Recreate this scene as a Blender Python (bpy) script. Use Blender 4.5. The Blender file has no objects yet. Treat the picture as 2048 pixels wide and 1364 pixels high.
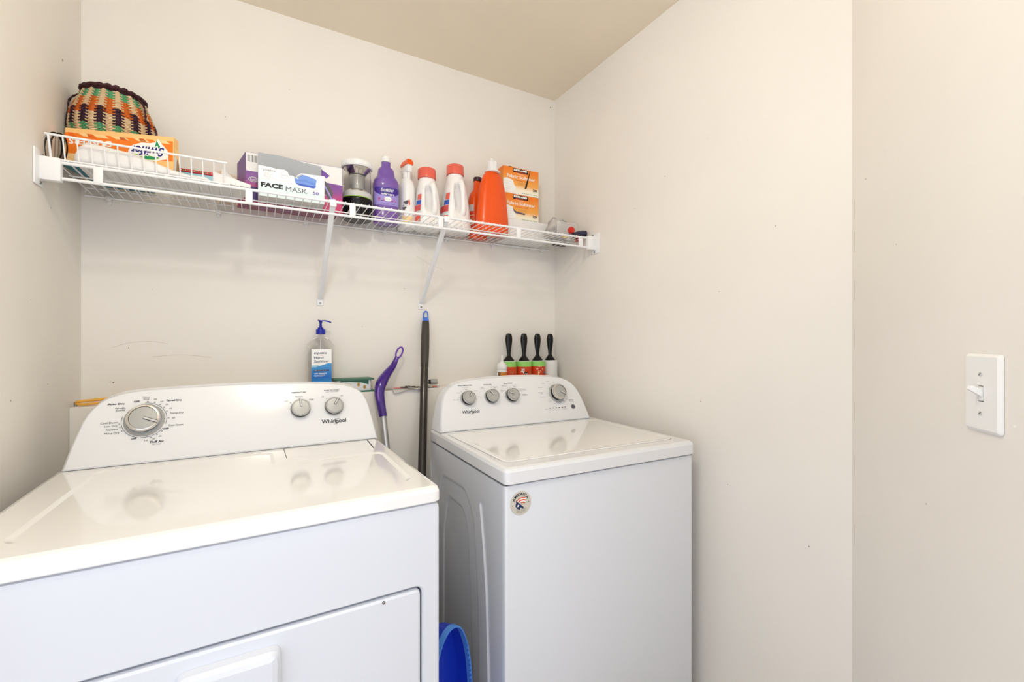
import bpy, bmesh, math, random
from mathutils import Vector, Matrix
from mathutils.geometry import delaunay_2d_cdt
random.seed(7)
S = bpy.context.scene
COL = S.collection
PI = math.pi
H = 1.24                     # camera height above the floor
TH = 0.5135                  # camera heading, clockwise from +Y

# ------------------------------------------------------------------ camera
cam = bpy.data.cameras.new('camera'); cam.sensor_width = 36; cam.lens = 900 / 2048 * 36
cam.shift_y = 1 / 2048; cam.clip_start = 0.02
co = bpy.data.objects.new('camera', cam); COL.objects.link(co)
co.location = (0, 0, H); co.rotation_euler = (PI / 2, 0, -TH); S.camera = co

# ------------------------------------------------------------------ world and light
wd = bpy.data.worlds.new('world'); S.world = wd; wd.use_nodes = True
bg = wd.node_tree.nodes['Background']; bg.inputs[0].default_value = (0.97, 1.0, 1.08, 1); bg.inputs[1].default_value = 1.42
def area(name, loc, target, size, power, color, shape='DISK', sy=None):
    l = bpy.data.lights.new(name, 'AREA'); l.shape = shape; l.size = size; l.energy = power; l.color = color
    if sy: l.size_y = sy
    o = bpy.data.objects.new(name, l); COL.objects.link(o); o.location = loc
    o.rotation_euler = (Vector(target) - Vector(loc)).to_track_quat('-Z', 'Y').to_euler(); return o
def bulb(name, loc, radius, power, color):
    l = bpy.data.lights.new(name, 'POINT'); l.shadow_soft_size = radius; l.energy = power; l.color = color
    o = bpy.data.objects.new(name, l); COL.objects.link(o); o.location = loc
bulb('ceiling_lamp_light', (0.10, 0.50, 2.27), 0.06, 13.8, (1.0, 0.96, 0.86))
area('left_wall_fill_light', (0.45, -1.10, 1.25), (-0.45, 1.3, 1.0), 0.9, 6.5, (0.82, 0.88, 1.0), 'RECTANGLE', 1.5)  # added fill behind the camera, brightens the left wall and dryer front
area('hallway_daylight', (-1.30, -0.60, 1.10), (0.0, 1.0, 0.9), 1.0, 3.2, (0.40, 0.62, 1.0), 'RECTANGLE', 1.5)
vs = S.view_settings; vs.view_transform = 'Standard'; vs.look = 'None'; vs.gamma = 1; vs.exposure = 0.0; vs.use_curve_mapping = False

# ------------------------------------------------------------------ materials
def lin(c):
    r = []
    for x in c:
        x = x / 255; r.append(x / 12.92 if x <= 0.04045 else ((x + 0.055) / 1.055) ** 2.4)
    return (*r, 1)
def P(name, col, rough=0.5, metal=0.0, trans=0.0, coat=0.0, spec=0.5, bump=None, ior=1.45, alpha=1.0, sss=0.0):
    m = bpy.data.materials.new(name); m.use_nodes = True; nt = m.node_tree; b = nt.nodes['Principled BSDF']
    b.inputs['Base Color'].default_value = lin(col); b.inputs['Roughness'].default_value = rough
    b.inputs['Metallic'].default_value = metal; b.inputs['Transmission Weight'].default_value = trans
    b.inputs['Coat Weight'].default_value = coat; b.inputs['Specular IOR Level'].default_value = spec
    b.inputs['IOR'].default_value = ior; b.inputs['Alpha'].default_value = alpha; b.inputs['Coat Roughness'].default_value = 0.06
    if sss: b.inputs['Subsurface Weight'].default_value = sss; b.inputs['Subsurface Scale'].default_value = 0.01
    if bump:
        tc = nt.nodes.new('ShaderNodeTexCoord'); nz = nt.nodes.new('ShaderNodeTexNoise'); bp = nt.nodes.new('ShaderNodeBump')
        nz.inputs['Scale'].default_value = bump[0]; nz.inputs['Detail'].default_value = 4
        bp.inputs['Strength'].default_value = bump[1]; bp.inputs['Distance'].default_value = bump[2]
        nt.links.new(tc.outputs['Object'], nz.inputs['Vector']); nt.links.new(nz.outputs['Fac'], bp.inputs['Height'])
        nt.links.new(bp.outputs['Normal'], b.inputs['Normal'])
    return m
def ramp_mat(name, axis, stops, rough=0.45, noise=0.0, nscale=20):
    m = P(name, (255, 255, 255), rough); nt = m.node_tree; b = nt.nodes['Principled BSDF']
    tc = nt.nodes.new('ShaderNodeTexCoord'); sp = nt.nodes.new('ShaderNodeSeparateXYZ'); mr = nt.nodes.new('ShaderNodeMapRange')
    cr = nt.nodes.new('ShaderNodeValToRGB')
    a, z = stops[0][0], stops[-1][0]
    mr.inputs['From Min'].default_value = a; mr.inputs['From Max'].default_value = z
    nt.links.new(tc.outputs['Object'], sp.inputs[0]); src = sp.outputs['XYZ'.index(axis)]
    if noise:
        nz = nt.nodes.new('ShaderNodeTexNoise'); nz.inputs['Scale'].default_value = nscale
        ma = nt.nodes.new('ShaderNodeMath'); ma.operation = 'MULTIPLY_ADD'; ma.inputs[1].default_value = noise
        nt.links.new(tc.outputs['Object'], nz.inputs['Vector']); nt.links.new(nz.outputs['Fac'], ma.inputs[0]); nt.links.new(src, ma.inputs[2]); src = ma.outputs[0]
    nt.links.new(src, mr.inputs['Value']); nt.links.new(mr.outputs[0], cr.inputs[0]); nt.links.new(cr.outputs[0], b.inputs['Base Color'])
    el = cr.color_ramp.elements
    for i, (p, c) in enumerate(stops):
        e = el[i] if i < 2 else el.new(0.5)
        e.position = (p - a) / (z - a) if i < 2 else (p - a) / (z - a); e.color = lin(c)
    return m
def wall_mat(name, col, scuff=0.5):
    m = P(name, col, 0.62, spec=0.35); nt = m.node_tree; b = nt.nodes['Principled BSDF']; N = nt.nodes.new; L = nt.links.new
    tc = N('ShaderNodeTexCoord')
    n1 = N('ShaderNodeTexNoise'); n1.inputs['Scale'].default_value = 260; n1.inputs['Detail'].default_value = 3
    n2 = N('ShaderNodeTexNoise'); n2.inputs['Scale'].default_value = 3.0; n2.inputs['Detail'].default_value = 5
    n3 = N('ShaderNodeTexNoise'); n3.inputs['Scale'].default_value = 14; n3.inputs['Detail'].default_value = 8; n3.inputs['Roughness'].default_value = 0.7
    for n in (n1, n2, n3): L(tc.outputs['Object'], n.inputs['Vector'])
    r3 = N('ShaderNodeValToRGB'); r3.color_ramp.elements[0].position = 0.66; r3.color_ramp.elements[1].position = 0.80
    r3.color_ramp.elements[0].color = (0, 0, 0, 1); r3.color_ramp.elements[1].color = (scuff, scuff, scuff, 1)
    L(n3.outputs['Fac'], r3.inputs[0])
    mx = N('ShaderNodeMix'); mx.data_type = 'RGBA'; mx.inputs['A'].default_value = lin(col); mx.inputs['B'].default_value = lin([c * 0.955 for c in col])
    L(n2.outputs['Fac'], mx.inputs['Factor'])
    m2 = N('ShaderNodeMix'); m2.data_type = 'RGBA'; m2.inputs['B'].default_value = lin([c * 0.8 for c in col])
    L(mx.outputs['Result'], m2.inputs['A']); L(r3.outputs[0], m2.inputs['Factor']); L(m2.outputs['Result'], b.inputs['Base Color'])
    bp = N('ShaderNodeBump'); bp.inputs['Strength'].default_value = 0.25; bp.inputs['Distance'].default_value = 0.0006
    L(n1.outputs['Fac'], bp.inputs['Height']); L(bp.outputs['Normal'], b.inputs['Normal'])
    return m
WALLC = (243, 238, 230)
M = dict(
    wall=wall_mat('wall_paint', WALLC, 0.35), ceil=wall_mat('ceiling_paint', (244, 234, 214), 0.0), floor=P('vinyl_floor', (176, 160, 140), 0.4, bump=(30, .2, .001)),
    enamel=P('white_enamel', (230, 231, 233), 0.20, coat=0.35), enamel2=P('white_enamel_satin', (220, 223, 229), 0.28, coat=0.3),
    lid=P('glossy_lid_enamel', (243, 242, 240), 0.10, coat=0.6), gap=P('dark_gap', (38, 40, 46), 0.7), ink=P('printed_ink', (48, 48, 52), 0.7, spec=0.1),
    inkg=P('printed_ink_grey', (98, 98, 102), 0.7, spec=0.1), inkb=P('printed_ink_blue', (70, 110, 160), 0.6), skirt=P('knob_skirt', (168, 167, 163), 0.4),
    silver=P('knob_silver', (176, 176, 173), 0.38, metal=0.35), chrome=P('polished_chrome', (214, 210, 204), 0.08, metal=1.0), kdark=P('knob_side', (36, 38, 44), 0.25),
    wht=P('white_plastic', (240, 240, 238), 0.3), vinyl=P('white_vinyl_coating', (240, 240, 241), 0.28), dkw=P('white_plastic_dull', (226, 226, 224), 0.5),
    steel=P('steel', (150, 148, 142), 0.3, metal=1.0), blk=P('black_plastic', (8, 8, 9), 0.25, spec=0.35), blkm=P('black_matt', (24, 24, 25), 0.55),
    orange=P('orange_card', (248, 128, 28), 0.5), orange2=P('deep_orange_card', (240, 108, 22), 0.5), cream=P('cream_card', (255, 214, 150), 0.5), peach=P('pale_peach_card', (253, 200, 128), 0.5),
    white=P('white_print', (250, 250, 248), 0.5), paper=P('white_paper', (238, 236, 234), 0.7, bump=(60, .5, .002)), green=P('green_print', (24, 150, 84), 0.5), lime=P('lime_print', (160, 205, 90), 0.5),
    navy=P('navy_print', (48, 48, 130), 0.5), teal=P('teal_card', (20, 112, 128), 0.5), red=P('red_print', (196, 28, 44), 0.5), lblue=P('pale_blue', (160, 208, 226), 0.5),
    brown=P('brown_card', (176, 138, 96), 0.7), tan=P('tan_paper', (222, 204, 180), 0.7), purple=P('purple_print', (104, 56, 156), 0.45), magenta=P('magenta_print', (206, 52, 118), 0.45),
    dpurple=P('dark_purple_print', (60, 28, 110), 0.4), grey=P('grey_inner_card', (172, 176, 180), 0.6), lgrey=P('light_grey', (205, 205, 203), 0.5), dgrey=P('dark_grey', (92, 90, 96), 0.5),
    mask=P('blue_mask_print', (112, 150, 222), 0.5), mask2=P('deep_blue_mask_print', (58, 92, 190), 0.5), mblue=P('pale_mint', (222, 238, 240), 0.5),
    glass=P('clear_plastic', (250, 250, 250), 0.03, trans=1.0, ior=1.18), pbot=P('purple_liquid_bottle', (118, 84, 168), 0.22, coat=0.4, sss=0.15), lav=P('lavender_label', (160, 146, 218), 0.4), vio=P('violet_label', (66, 36, 146), 0.4),
    pink=P('pink_flowers', (200, 92, 170), 0.5), dwht=P('detergent_plastic', (246, 244, 242), 0.35, sss=0.1), salmon=P('salmon_cap', (230, 100, 82), 0.2, coat=0.3), seam=P('seam_grey', (168, 166, 168), 0.5),
    orb=P('orange_plastic', (240, 84, 4), 0.30, coat=0.15), redst=P('red_orange_print', (224, 70, 34), 0.45), dcap=P('maroon_cap', (52, 26, 34), 0.35),
    clear=P('milky_clear_cap', (246, 244, 242), 0.3, trans=0.15), ltgreen=P('green_label', (152, 216, 110), 0.5), rol=P('roller_label_orange', (214, 66, 20), 0.45), sheet=P('roller_white', (236, 236, 234), 0.6),
    hplast=P('handle_black', (5, 5, 5), 0.14, spec=0.4), pblue=P('pump_blue', (16, 30, 158), 0.25), blue=P('label_blue', (28, 112, 196), 0.35), inkn=P('label_navy', (28, 40, 84), 0.5), coral=P('coral_line', (220, 84, 84), 0.5),
    phand=P('purple_handle', (58, 8, 128), 0.14, coat=0.5), phand2=P('lilac_handle_inlay', (112, 70, 176), 0.3), alu=P('aluminium_pole', (196, 196, 196), 0.3, metal=0.8), mop=P('dark_pole', (46, 39, 34), 0.25, coat=0.3), grip=P('dark_grip', (66, 60, 54), 0.55, bump=(500, .6, .001)),
    hang=P('blue_hanger', (74, 124, 214), 0.3), dpan=P('blue_dustpan', (16, 52, 190), 0.35), dpanr=P('blue_dustpan_rim', (80, 140, 224), 0.35), yel=P('yellow_plastic', (238, 176, 66), 0.4), gdark=P('green_lid', (24, 104, 76), 0.35),
    film=P('clear_bag_film', (246, 244, 242), 0.22, trans=0.62, ior=1.06, bump=(40, .9, .006)), filmw=P('white_print_film', (226, 226, 226), 0.4), choc=P('brown_wrapper', (52, 36, 26), 0.4, bump=(70, .6, .004)), ball=P('red_cap', (210, 44, 30), 0.3),
    navyp=P('dark_navy_tube', (22, 22, 60), 0.15, coat=0.5), wood=P('pale_wood', (220, 190, 120), 0.6), crock=P('maroon_rope', (58, 18, 26), 0.7, bump=(300, .8, .002)),
    sgr=P('sage_green_straw', (84, 156, 108), 0.6), scr=P('cream_straw', (222, 190, 148), 0.6), sor=P('orange_straw', (208, 98, 18), 0.6), spu=P('purple_straw', (58, 20, 44), 0.6), sdk=P('dark_straw_gap', (30, 20, 18), 0.8), srd=P('rust_straw', (190, 78, 28), 0.6),
    news=P('newsprint', (206, 200, 192), 0.7), stick=P('sticker_foil', (214, 210, 198), 0.35, metal=0.3), pill=P('pattern_card', (228, 230, 232), 0.6), stain=P('wall_mark', (150, 132, 114), 0.8))
M['straw'] = M['scr']

# ------------------------------------------------------------------ mesh builder
def plane(o, u, v, eps=0.0004):
    o, u, v = Vector(o), Vector(u).normalized(), Vector(v).normalized(); n = u.cross(v).normalized()
    return lambda x, y, e=0.0: o + u * x + v * y + n * (eps + e)
def cyl(c, r, eps=0.0004, a0=-PI / 2, sx=1.0):
    c = Vector(c)
    def f(x, y, e=0.0):
        a = a0 + x / r; return Vector((c.x + (r * sx + eps + e) * math.cos(a), c.y + (r + eps + e) * math.sin(a), c.z + y))
    return f
_tc = {}
def glyphs(s, bold=0.0, ital=0.0, res=3):
    k = (s, bold, ital, res)
    if k in _tc: return _tc[k]
    c = bpy.data.curves.new('lettering', 'FONT'); c.body = s; c.size = 1; c.offset = bold; c.shear = ital; c.resolution_u = res; c.fill_mode = 'FRONT'
    o = bpy.data.objects.new('lettering', c); me = bpy.data.meshes.new_from_object(o)
    v = [(p.co.x, p.co.y) for p in me.vertices]; f = [tuple(p.vertices) for p in me.polygons]
    bpy.data.objects.remove(o); bpy.data.curves.remove(c); bpy.data.meshes.remove(me)
    if not v: v = [(0, 0), (1, 1)]; f = []
    xs = [p[0] for p in v]; ys = [p[1] for p in v]
    _tc[k] = (v, f, min(xs), max(xs), min(ys), max(ys)); return _tc[k]
class MB:
    def __init__(s): s.v = []; s.f = []; s.mi = []; s.sm = []; s.mats = []
    def m(s, mat):
        mat = M[mat] if isinstance(mat, str) else mat
        if mat not in s.mats: s.mats.append(mat)
        return s.mats.index(mat)
    def add(s, vs, fs, mat, smooth=False):
        b = len(s.v); s.v += [tuple(p) for p in vs]; k = s.m(mat)
        for f in fs: s.f.append(tuple(i + b for i in f)); s.mi.append(k); s.sm.append(smooth)
    def bm(s, bm, mat, smooth=False, T=None):
        if T: bm.transform(T)
        bm.verts.index_update(); s.add([v.co.copy() for v in bm.verts], [[v.index for v in f.verts] for f in bm.faces], mat, smooth); bm.free()
    def box(s, x0, x1, y0, y1, z0, z1, mat, r=0.0, seg=2, T=None):
        b = bmesh.new(); bmesh.ops.create_cube(b, size=1)
        for v in b.verts: v.co = Vector(((x0 + x1) / 2 + v.co.x * (x1 - x0), (y0 + y1) / 2 + v.co.y * (y1 - y0), (z0 + z1) / 2 + v.co.z * (z1 - z0)))
        if r: bmesh.ops.bevel(b, geom=b.edges[:] + b.verts[:], offset=r, segments=seg, profile=0.5, affect='EDGES')
        s.bm(b, mat, bool(r), T)
    def loft(s, rings, mat, cap0=True, cap1=True, closed=True, smooth=True, mats=None):
        n = len(rings[0]); vs = [p for r in rings for p in r]; base = len(s.v); s.v += [tuple(p) for p in vs]
        for k in range(len(rings) - 1):
            mk = s.m(mats[k] if mats else mat)
            for i in range(n if closed else n - 1):
                j = (i + 1) % n; s.f.append((base + k * n + i, base + k * n + j, base + (k + 1) * n + j, base + (k + 1) * n + i)); s.mi.append(mk); s.sm.append(smooth)
        if closed and cap0: s.f.append(tuple(base + i for i in reversed(range(n)))); s.mi.append(s.m(mats[0] if mats else mat)); s.sm.append(False)
        if closed and cap1: q = base + (len(rings) - 1) * n; s.f.append(tuple(q + i for i in range(n))); s.mi.append(s.m(mats[-1] if mats else mat)); s.sm.append(False)
    def lathe(s, prof, o, mat, n=32, u=(1, 0, 0), v=(0, 1, 0), w=(0, 0, 1), sx=1, sy=1, e=2.0, mats=None, cap0=True, cap1=True):
        o, u, v, w = Vector(o), Vector(u), Vector(v), Vector(w); R = []
        for r, h in prof:
            ring = []
            for i in range(n):
                a = 2 * PI * i / n; c, t = math.cos(a), math.sin(a)
                if e != 2.0: c = math.copysign(abs(c) ** (2 / e), c); t = math.copysign(abs(t) ** (2 / e), t)
                ring.append(o + u * (r * sx * c) + v * (r * sy * t) + w * h)
            R.append(ring)
        s.loft(R, mat, cap0, cap1, mats=mats)
    def tube(s, pts, r, mat, n=10, closed=False, flat=1.0, up=None):
        pts = [Vector(p) for p in pts]; N = len(pts); R = []; prev = None
        for i, p in enumerate(pts):
            if closed: t = (pts[(i + 1) % N] - pts[i - 1]).normalized()
            else: t = (pts[min(i + 1, N - 1)] - pts[max(i - 1, 0)]).normalized()
            if prev is None:
                a = Vector(up) if up else (Vector((0, 0, 1)) if abs(t.z) < 0.9 else Vector((1, 0, 0)))
                x = (a - t * a.dot(t)).normalized()
            else: x = (prev - t * prev.dot(t)).normalized()
            prev = x; y = t.cross(x); rr = r[i] if isinstance(r, (list, tuple)) else r
            R.append([p + (x * math.cos(2 * PI * k / n) + y * math.sin(2 * PI * k / n) * flat) * rr for k in range(n)])
        if closed: R.append(R[0])
        s.loft(R, mat, not closed, not closed)
    def poly(s, pts, f, mat, e=0.0):
        s.add([f(x, y, e) for x, y in pts], [tuple(range(len(pts)))], mat)
    def patch(s, f, x0, x1, y0, y1, mat, nx=1, ny=1, e=0.0):
        vs = [f(x0 + (x1 - x0) * i / nx, y0 + (y1 - y0) * j / ny, e) for j in range(ny + 1) for i in range(nx + 1)]
        s.add(vs, [(j * (nx + 1) + i, j * (nx + 1) + i + 1, (j + 1) * (nx + 1) + i + 1, (j + 1) * (nx + 1) + i) for j in range(ny) for i in range(nx)], mat, nx > 1)
    def fill(s, outer, holes, f, mat, e=0.0):
        vs = []; ed = []
        for lp in [outer] + holes:
            b = len(vs); vs += [Vector(p) for p in lp]; ed += [(b + i, b + (i + 1) % len(lp)) for i in range(len(lp))]
        ov, oe, of, _, _, _ = delaunay_2d_cdt(vs, ed, [], 0, 1e-6)
        def inside(p, lp):
            c = False
            for i in range(len(lp)):
                (x1, y1), (x2, y2) = lp[i], lp[i - 1]
                if (y1 > p[1]) != (y2 > p[1]) and p[0] < (x2 - x1) * (p[1] - y1) / (y2 - y1) + x1: c = not c
            return c
        fs = []
        for t in of:
            c = sum((ov[i] for i in t), Vector((0, 0))) / len(t)
            if inside(c, outer) and not any(inside(c, h) for h in holes): fs.append(tuple(t))
        s.add([f(p.x, p.y, e) for p in ov], fs, mat)
    def ring(s, a, b, f, mat, e0=0.0, e1=0.0, smooth=True):
        n = len(a); s.add([f(*p, e0) for p in a] + [f(*p, e1) for p in b], [(i, (i + 1) % n, n + (i + 1) % n, n + i) for i in range(n)], mat, smooth)
    def txt(s, t, f, cx, cy, h=None, w=None, mat='ink', bold=0.0, ital=0.0, align='C', e=0.0, res=3):
        v, fc, x0, x1, y0, y1 = glyphs(t, bold, ital, res); sy = (h / (y1 - y0)) if h else None; sx = (w / (x1 - x0)) if w else sy
        if sy is None: sy = sx
        ox = {'C': (x0 + x1) / 2, 'L': x0, 'R': x1}[align]
        s.add([f(cx + (x - ox) * sx, cy + (y - (y0 + y1) / 2) * sy, e) for x, y in v], fc, mat)
    def build(s, name, parent=None, label=None, sharp=38, loc=None, recalc=False):
        me = bpy.data.meshes.new(name)
        off = Vector(loc) if loc else Vector((0, 0, 0))
        me.from_pydata([tuple(Vector(p) - off) for p in s.v], [], s.f)
        for mt in s.mats: me.materials.append(mt)
        me.polygons.foreach_set('material_index', s.mi); me.polygons.foreach_set('use_smooth', s.sm)
        if recalc:
            b = bmesh.new(); b.from_mesh(me); bmesh.ops.recalc_face_normals(b, faces=b.faces[:]); b.to_mesh(me); b.free()
        me.update(); me.set_sharp_from_angle(angle=math.radians(sharp))
        o = bpy.data.objects.new(name, me); COL.objects.link(o)
        if parent: o.parent = parent
        if loc: o.location = loc
        if label: o['label'] = label
        return o
def tag(o, label, cat, group=None):
    o['label'] = label; o['category'] = cat
    if group: o['group'] = group
    return o
def thing(name, label, cat, loc=(0, 0, 0), rz=0.0, group=None):
    o = bpy.data.objects.new(name, None); COL.objects.link(o); o.empty_display_size = 0.05; o.location = loc; o.rotation_euler = (0, 0, rz)
    return tag(o, label, cat, group)
def struct(mb, name, **k):
    o = mb.build(name, **k); o['kind'] = 'structure'; return o
def rpoly(pts, r, seg=5):
    out = []; n = len(pts)
    for i in range(n):
        p = Vector(pts[i]); a = Vector(pts[i - 1]) - p; b = Vector(pts[(i + 1) % n]) - p
        rr = r[i] if isinstance(r, (list, tuple)) else r
        if rr <= 0: out.append(tuple(p)); continue
        an = a.angle(b); d = min(rr / math.tan(an / 2), a.length * .49, b.length * .49); p0 = p + a.normalized() * d; p1 = p + b.normalized() * d
        for k in range(seg + 1):
            t = k / seg; out.append(tuple(p0 * (1 - t) ** 2 + p * 2 * t * (1 - t) + p1 * t * t))
    return out
def inset(pts, d):
    n = len(pts); A = sum(pts[i - 1][0] * pts[i][1] - pts[i][0] * pts[i - 1][1] for i in range(n)); sg = 1 if A > 0 else -1; out = []
    for i in range(n):
        p = Vector(pts[i]); a = (p - Vector(pts[i - 1])); b = (Vector(pts[(i + 1) % n]) - p)
        a = a.normalized() if a.length > 1e-9 else b.normalized(); b = b.normalized() if b.length > 1e-9 else a
        na = Vector((-a.y, a.x)) * sg; nb = Vector((-b.y, b.x)) * sg; m = (na + nb)
        m = m.normalized() if m.length > 1e-6 else na; k = max(m.dot(na), 0.35); out.append(tuple(p + m * (d / k)))
    return out
def bez(pts, n=8):
    out = []; P_ = [Vector(p) for p in pts]; P_ = [P_[0] * 2 - P_[1]] + P_ + [P_[-1] * 2 - P_[-2]]
    for i in range(1, len(P_) - 2):
        a, b, c, d = P_[i - 1:i + 3]
        for k in range(n):
            t = k / n; out.append(0.5 * ((2 * b) + (c - a) * t + (2 * a - 5 * b + 4 * c - d) * t * t + (3 * b - a - 3 * c + d) * t ** 3))
    out.append(P_[-2]); return out
def circ(cx, cy, r, n=24, ry=None, a0=0, a1=2 * PI): return [(cx + r * math.cos(a0 + (a1 - a0) * i / n), cy + (ry or r) * math.sin(a0 + (a1 - a0) * i / n)) for i in range(n)]
def annulus(mb, f, cx, cy, r, t, mat, n=48, ry=None, a0=0.0, a1=2 * PI, e=0.0, rot=0.0):
    vs = []; ry = ry or r
    for i in range(n + 1):
        a = a0 + (a1 - a0) * i / n
        for q in (0, t):
            x, y = (r - q) * math.cos(a), (ry - q) * math.sin(a)
            vs.append(f(cx + x * math.cos(rot) - y * math.sin(rot), cy + x * math.sin(rot) + y * math.cos(rot), e))
    mb.add(vs, [(2 * i, 2 * i + 2, 2 * i + 3, 2 * i + 1) for i in range(n)], mat)

# ------------------------------------------------------------------ the room
D = 1.85; XR = 1.287; XL = -0.473; CZ = 2.438; CY = 0.56
b = MB(); b.box(XL - .1, XR + .1, D, D + .1, -.05, CZ + .1, 'wall')
fb = plane((0, D, H), (1, 0, 0), (0, 0, 1), .0002)
for x, z, r in ((-.397, -.129, .0022), (-.405, -.126, .0012), (1.262, 1.16, .003), (-.10, .78, .0015), (.10, .93, .0012), (.50, -.03, .0018), (.53, .22, .0014), (-.36, -.02, .0014), (.90, .21, .0012), (-.30, .17, .001), (.36, .06, .001)):
    b.poly(circ(x, z, r, 7, r * 1.5), fb, 'stain')
for pts in ([(-.40, -.02), (-.36, -.005), (-.30, .0), (-.26, -.008)], [(-.30, -.05), (-.22, -.045), (-.14, -.055)], [(.58, .36), (.64, .33), (.70, .31)]):
    q = bez([(x, 0, z) for x, z in pts], 5); b.add([(p.x, D - .0003, H + p.z + w) for p in q for w in (0, .0005)], [(2 * i, 2 * i + 2, 2 * i + 3, 2 * i + 1) for i in range(len(q) - 1)], 'stain')
struct(b, 'wall_back')
b = MB(); b.box(XL - .1, XL, .72, D, -.05, CZ + .1, 'wall'); fl = plane((XL, 0, H), (0, 1, 0), (0, 0, 1), .0003)
for y, z, r in ((1.70, .78, .003), (1.62, .35, .0015), (1.40, -.13, .0016), (1.60, -.11, .0014), (1.50, .10, .0012)): b.poly(circ(y, z, r, 7, r * 1.4), fl, 'stain')
struct(b, 'wall_left')
b = MB(); b.box(XR, XR + .1, CY, D, -.05, CZ + .1, 'wall'); fr = plane((XR, 0, H), (0, -1, 0), (0, 0, 1), .0003)
for y, z, r in ((1.15, .60, .0014), (1.30, .52, .0012), (1.72, .42, .001), (.93, .16, .0012), (.75, .33, .0014), (1.0, -.2, .0014), (.66, -.55, .0015), (.90, -.45, .0012)): b.poly(circ(-y, z, r, 7, r * 1.5), fr, 'stain')
struct(b, 'wall_right')
s45 = math.sqrt(.5); WU = Vector((-s45, -s45, 0)); WN = Vector((-s45, s45, 0)); WC = Vector((XR, CY, 0))
b = MB(); L_ = 1.05
b.add([WC + WU * a - WN * d + Vector((0, 0, z)) for z in (-.05, CZ + .1) for a, d in ((0, 0), (L_, 0), (L_, .1), (-.05, .1))], [(0, 1, 2, 3), (7, 6, 5, 4), (0, 4, 5, 1), (1, 5, 6, 2), (2, 6, 7, 3), (3, 7, 4, 0)], 'wall')
fa = plane(WC + Vector((0, 0, H)), WU, (0, 0, 1), .0003)
for a, z, r in ((.07, .38, .0016), (.30, -.30, .0012), (.20, .20, .001)): b.poly(circ(a, z, r, 7, r * 1.3), fa, 'stain')
b.poly(circ(.502, -.120, .0030, 8, .0018), fa, 'white')
for z in (.30, .22, .10, -.02, -.20, -.33, -.50): b.poly([(.012, z), (.0128, z), (.0132, z + .05), (.0124, z + .05)], fa, 'stain')
struct(b, 'wall_diagonal')
b = MB(); b.box(-1.2, XR + .3, -1.2, D + .1, CZ, CZ + .1, 'ceil'); struct(b, 'ceiling')
b = MB(); b.box(-1.2, XR + .3, -1.2, D + .1, -.1, 0, 'floor'); struct(b, 'floor')
b = MB(); LY = 1.747; LZ = H - .19
b.box(XL, XR, LY, D - .0005, 0, LZ, 'wall', r=.003); struct(b, 'wall_lower')

# ------------------------------------------------------------------ dryer
def outl_to_rings(mb, O, y0, T, tilt, yb, mat, rb=.010):
    s_, c_ = math.sin(tilt), math.cos(tilt)
    pt = lambda x, s, e=0.0: Vector((x, y0 + s * s_ - e * c_, T + s * c_ + e * s_))
    O1 = O; I = inset(O, rb)
    I = [(x, max(s, 0.0008)) for x, s in I]
    k1 = inset(O, rb * .30); k1 = [(x, max(s, 0.0002)) for x, s in k1]
    rings = [[pt(x, s, 0.0) for x, s in I], [pt(x, s, -rb * .05) for x, s in inset(O, rb * .6)], [pt(x, s, -rb * .30) for x, s in k1], [pt(x, s, -rb) for x, s in O1]]
    for r in rings:
        for p in r: p.z = max(p.z, T)
    # back
    rings.append([Vector((x, yb - .008, max(T, T + s * c_ + rb * s_ * 0))) for x, s in O1])
    rings.append([Vector((x, yb, max(T, T + s * c_))) for x, s in [(x, max(s, .0002)) for x, s in inset(O, .008)]])
    mb.loft(rings, mat)
def knob(parent, name, f_o, u, v, cx, cs, rs, rk, dep, ang, big=False, label=None):
    u, v = Vector(u), Vector(v); n = u.cross(v); o = Vector(f_o) + u * cx + v * cs
    k = MB()
    k.lathe([(rs, 0), (rs, .001), (rs - .003, .0035), (rk + .001, .0045)], o, 'skirt', 40, u, v, n, cap0=False, cap1=False)
    if big: k.lathe([(rk - .003, .004), (rk - .0035, dep * .45), (rk - .001, dep * .62), (rk, dep * .70), (rk, dep * .86), (rk - .0025, dep), (rk - .006, dep + .0005), (rk - .0068, dep - .0012), (0.0005, dep + .0004)], o, 'silver', 48, u, v, n, cap0=False, mats=['kdark', 'kdark', 'chrome', 'chrome', 'chrome', 'chrome', 'kdark', 'silver'])
    else: k.lathe([(rk - .001, .004), (rk - .0015, dep * .6), (rk, dep * .66), (rk, dep * .86), (rk - .002, dep), (rk - .0036, dep), (rk - .0042, dep - .0008), (.0005, dep + .0003)], o, 'silver', 40, u, v, n, cap0=False, mats=['kdark', 'silver', 'chrome', 'silver', 'silver', 'kdark', 'silver'])
    ko = k.build(name, parent, label, recalc=True)
    p = MB(); d = u * math.cos(ang) + v * math.sin(ang); q = n.cross(d); top = o + n * (dep + .0004)
    a0 = .002; a1 = rk - .003; w = .0022 if not big else .0025
    vs = []
    for e, ww in ((-.001, w), (.0022, w * .8)):
        vs += [top + n * e + d * a0 - q * ww, top + n * e + d * a1 - q * ww, top + n * e + d * a1 + q * ww, top + n * e + d * a0 + q * ww]
    p.add(vs, [(4, 5, 6, 7), (0, 1, 5, 4), (1, 2, 6, 5), (2, 3, 7, 6), (3, 0, 4, 7)], 'lgrey')
    p.add([top + n * .0002 + d * (a0 - .001) - q * (w + .001), top + n * .0002 + d * a1 - q * (w + .001), top + n * .0002 + d * a1 + q * (w + .001), top + n * .0002 + d * (a0 - .001) + q * (w + .001)], [(0, 1, 2, 3)], 'kdark')
    p.build('pointer', ko)
    return ko
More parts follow.
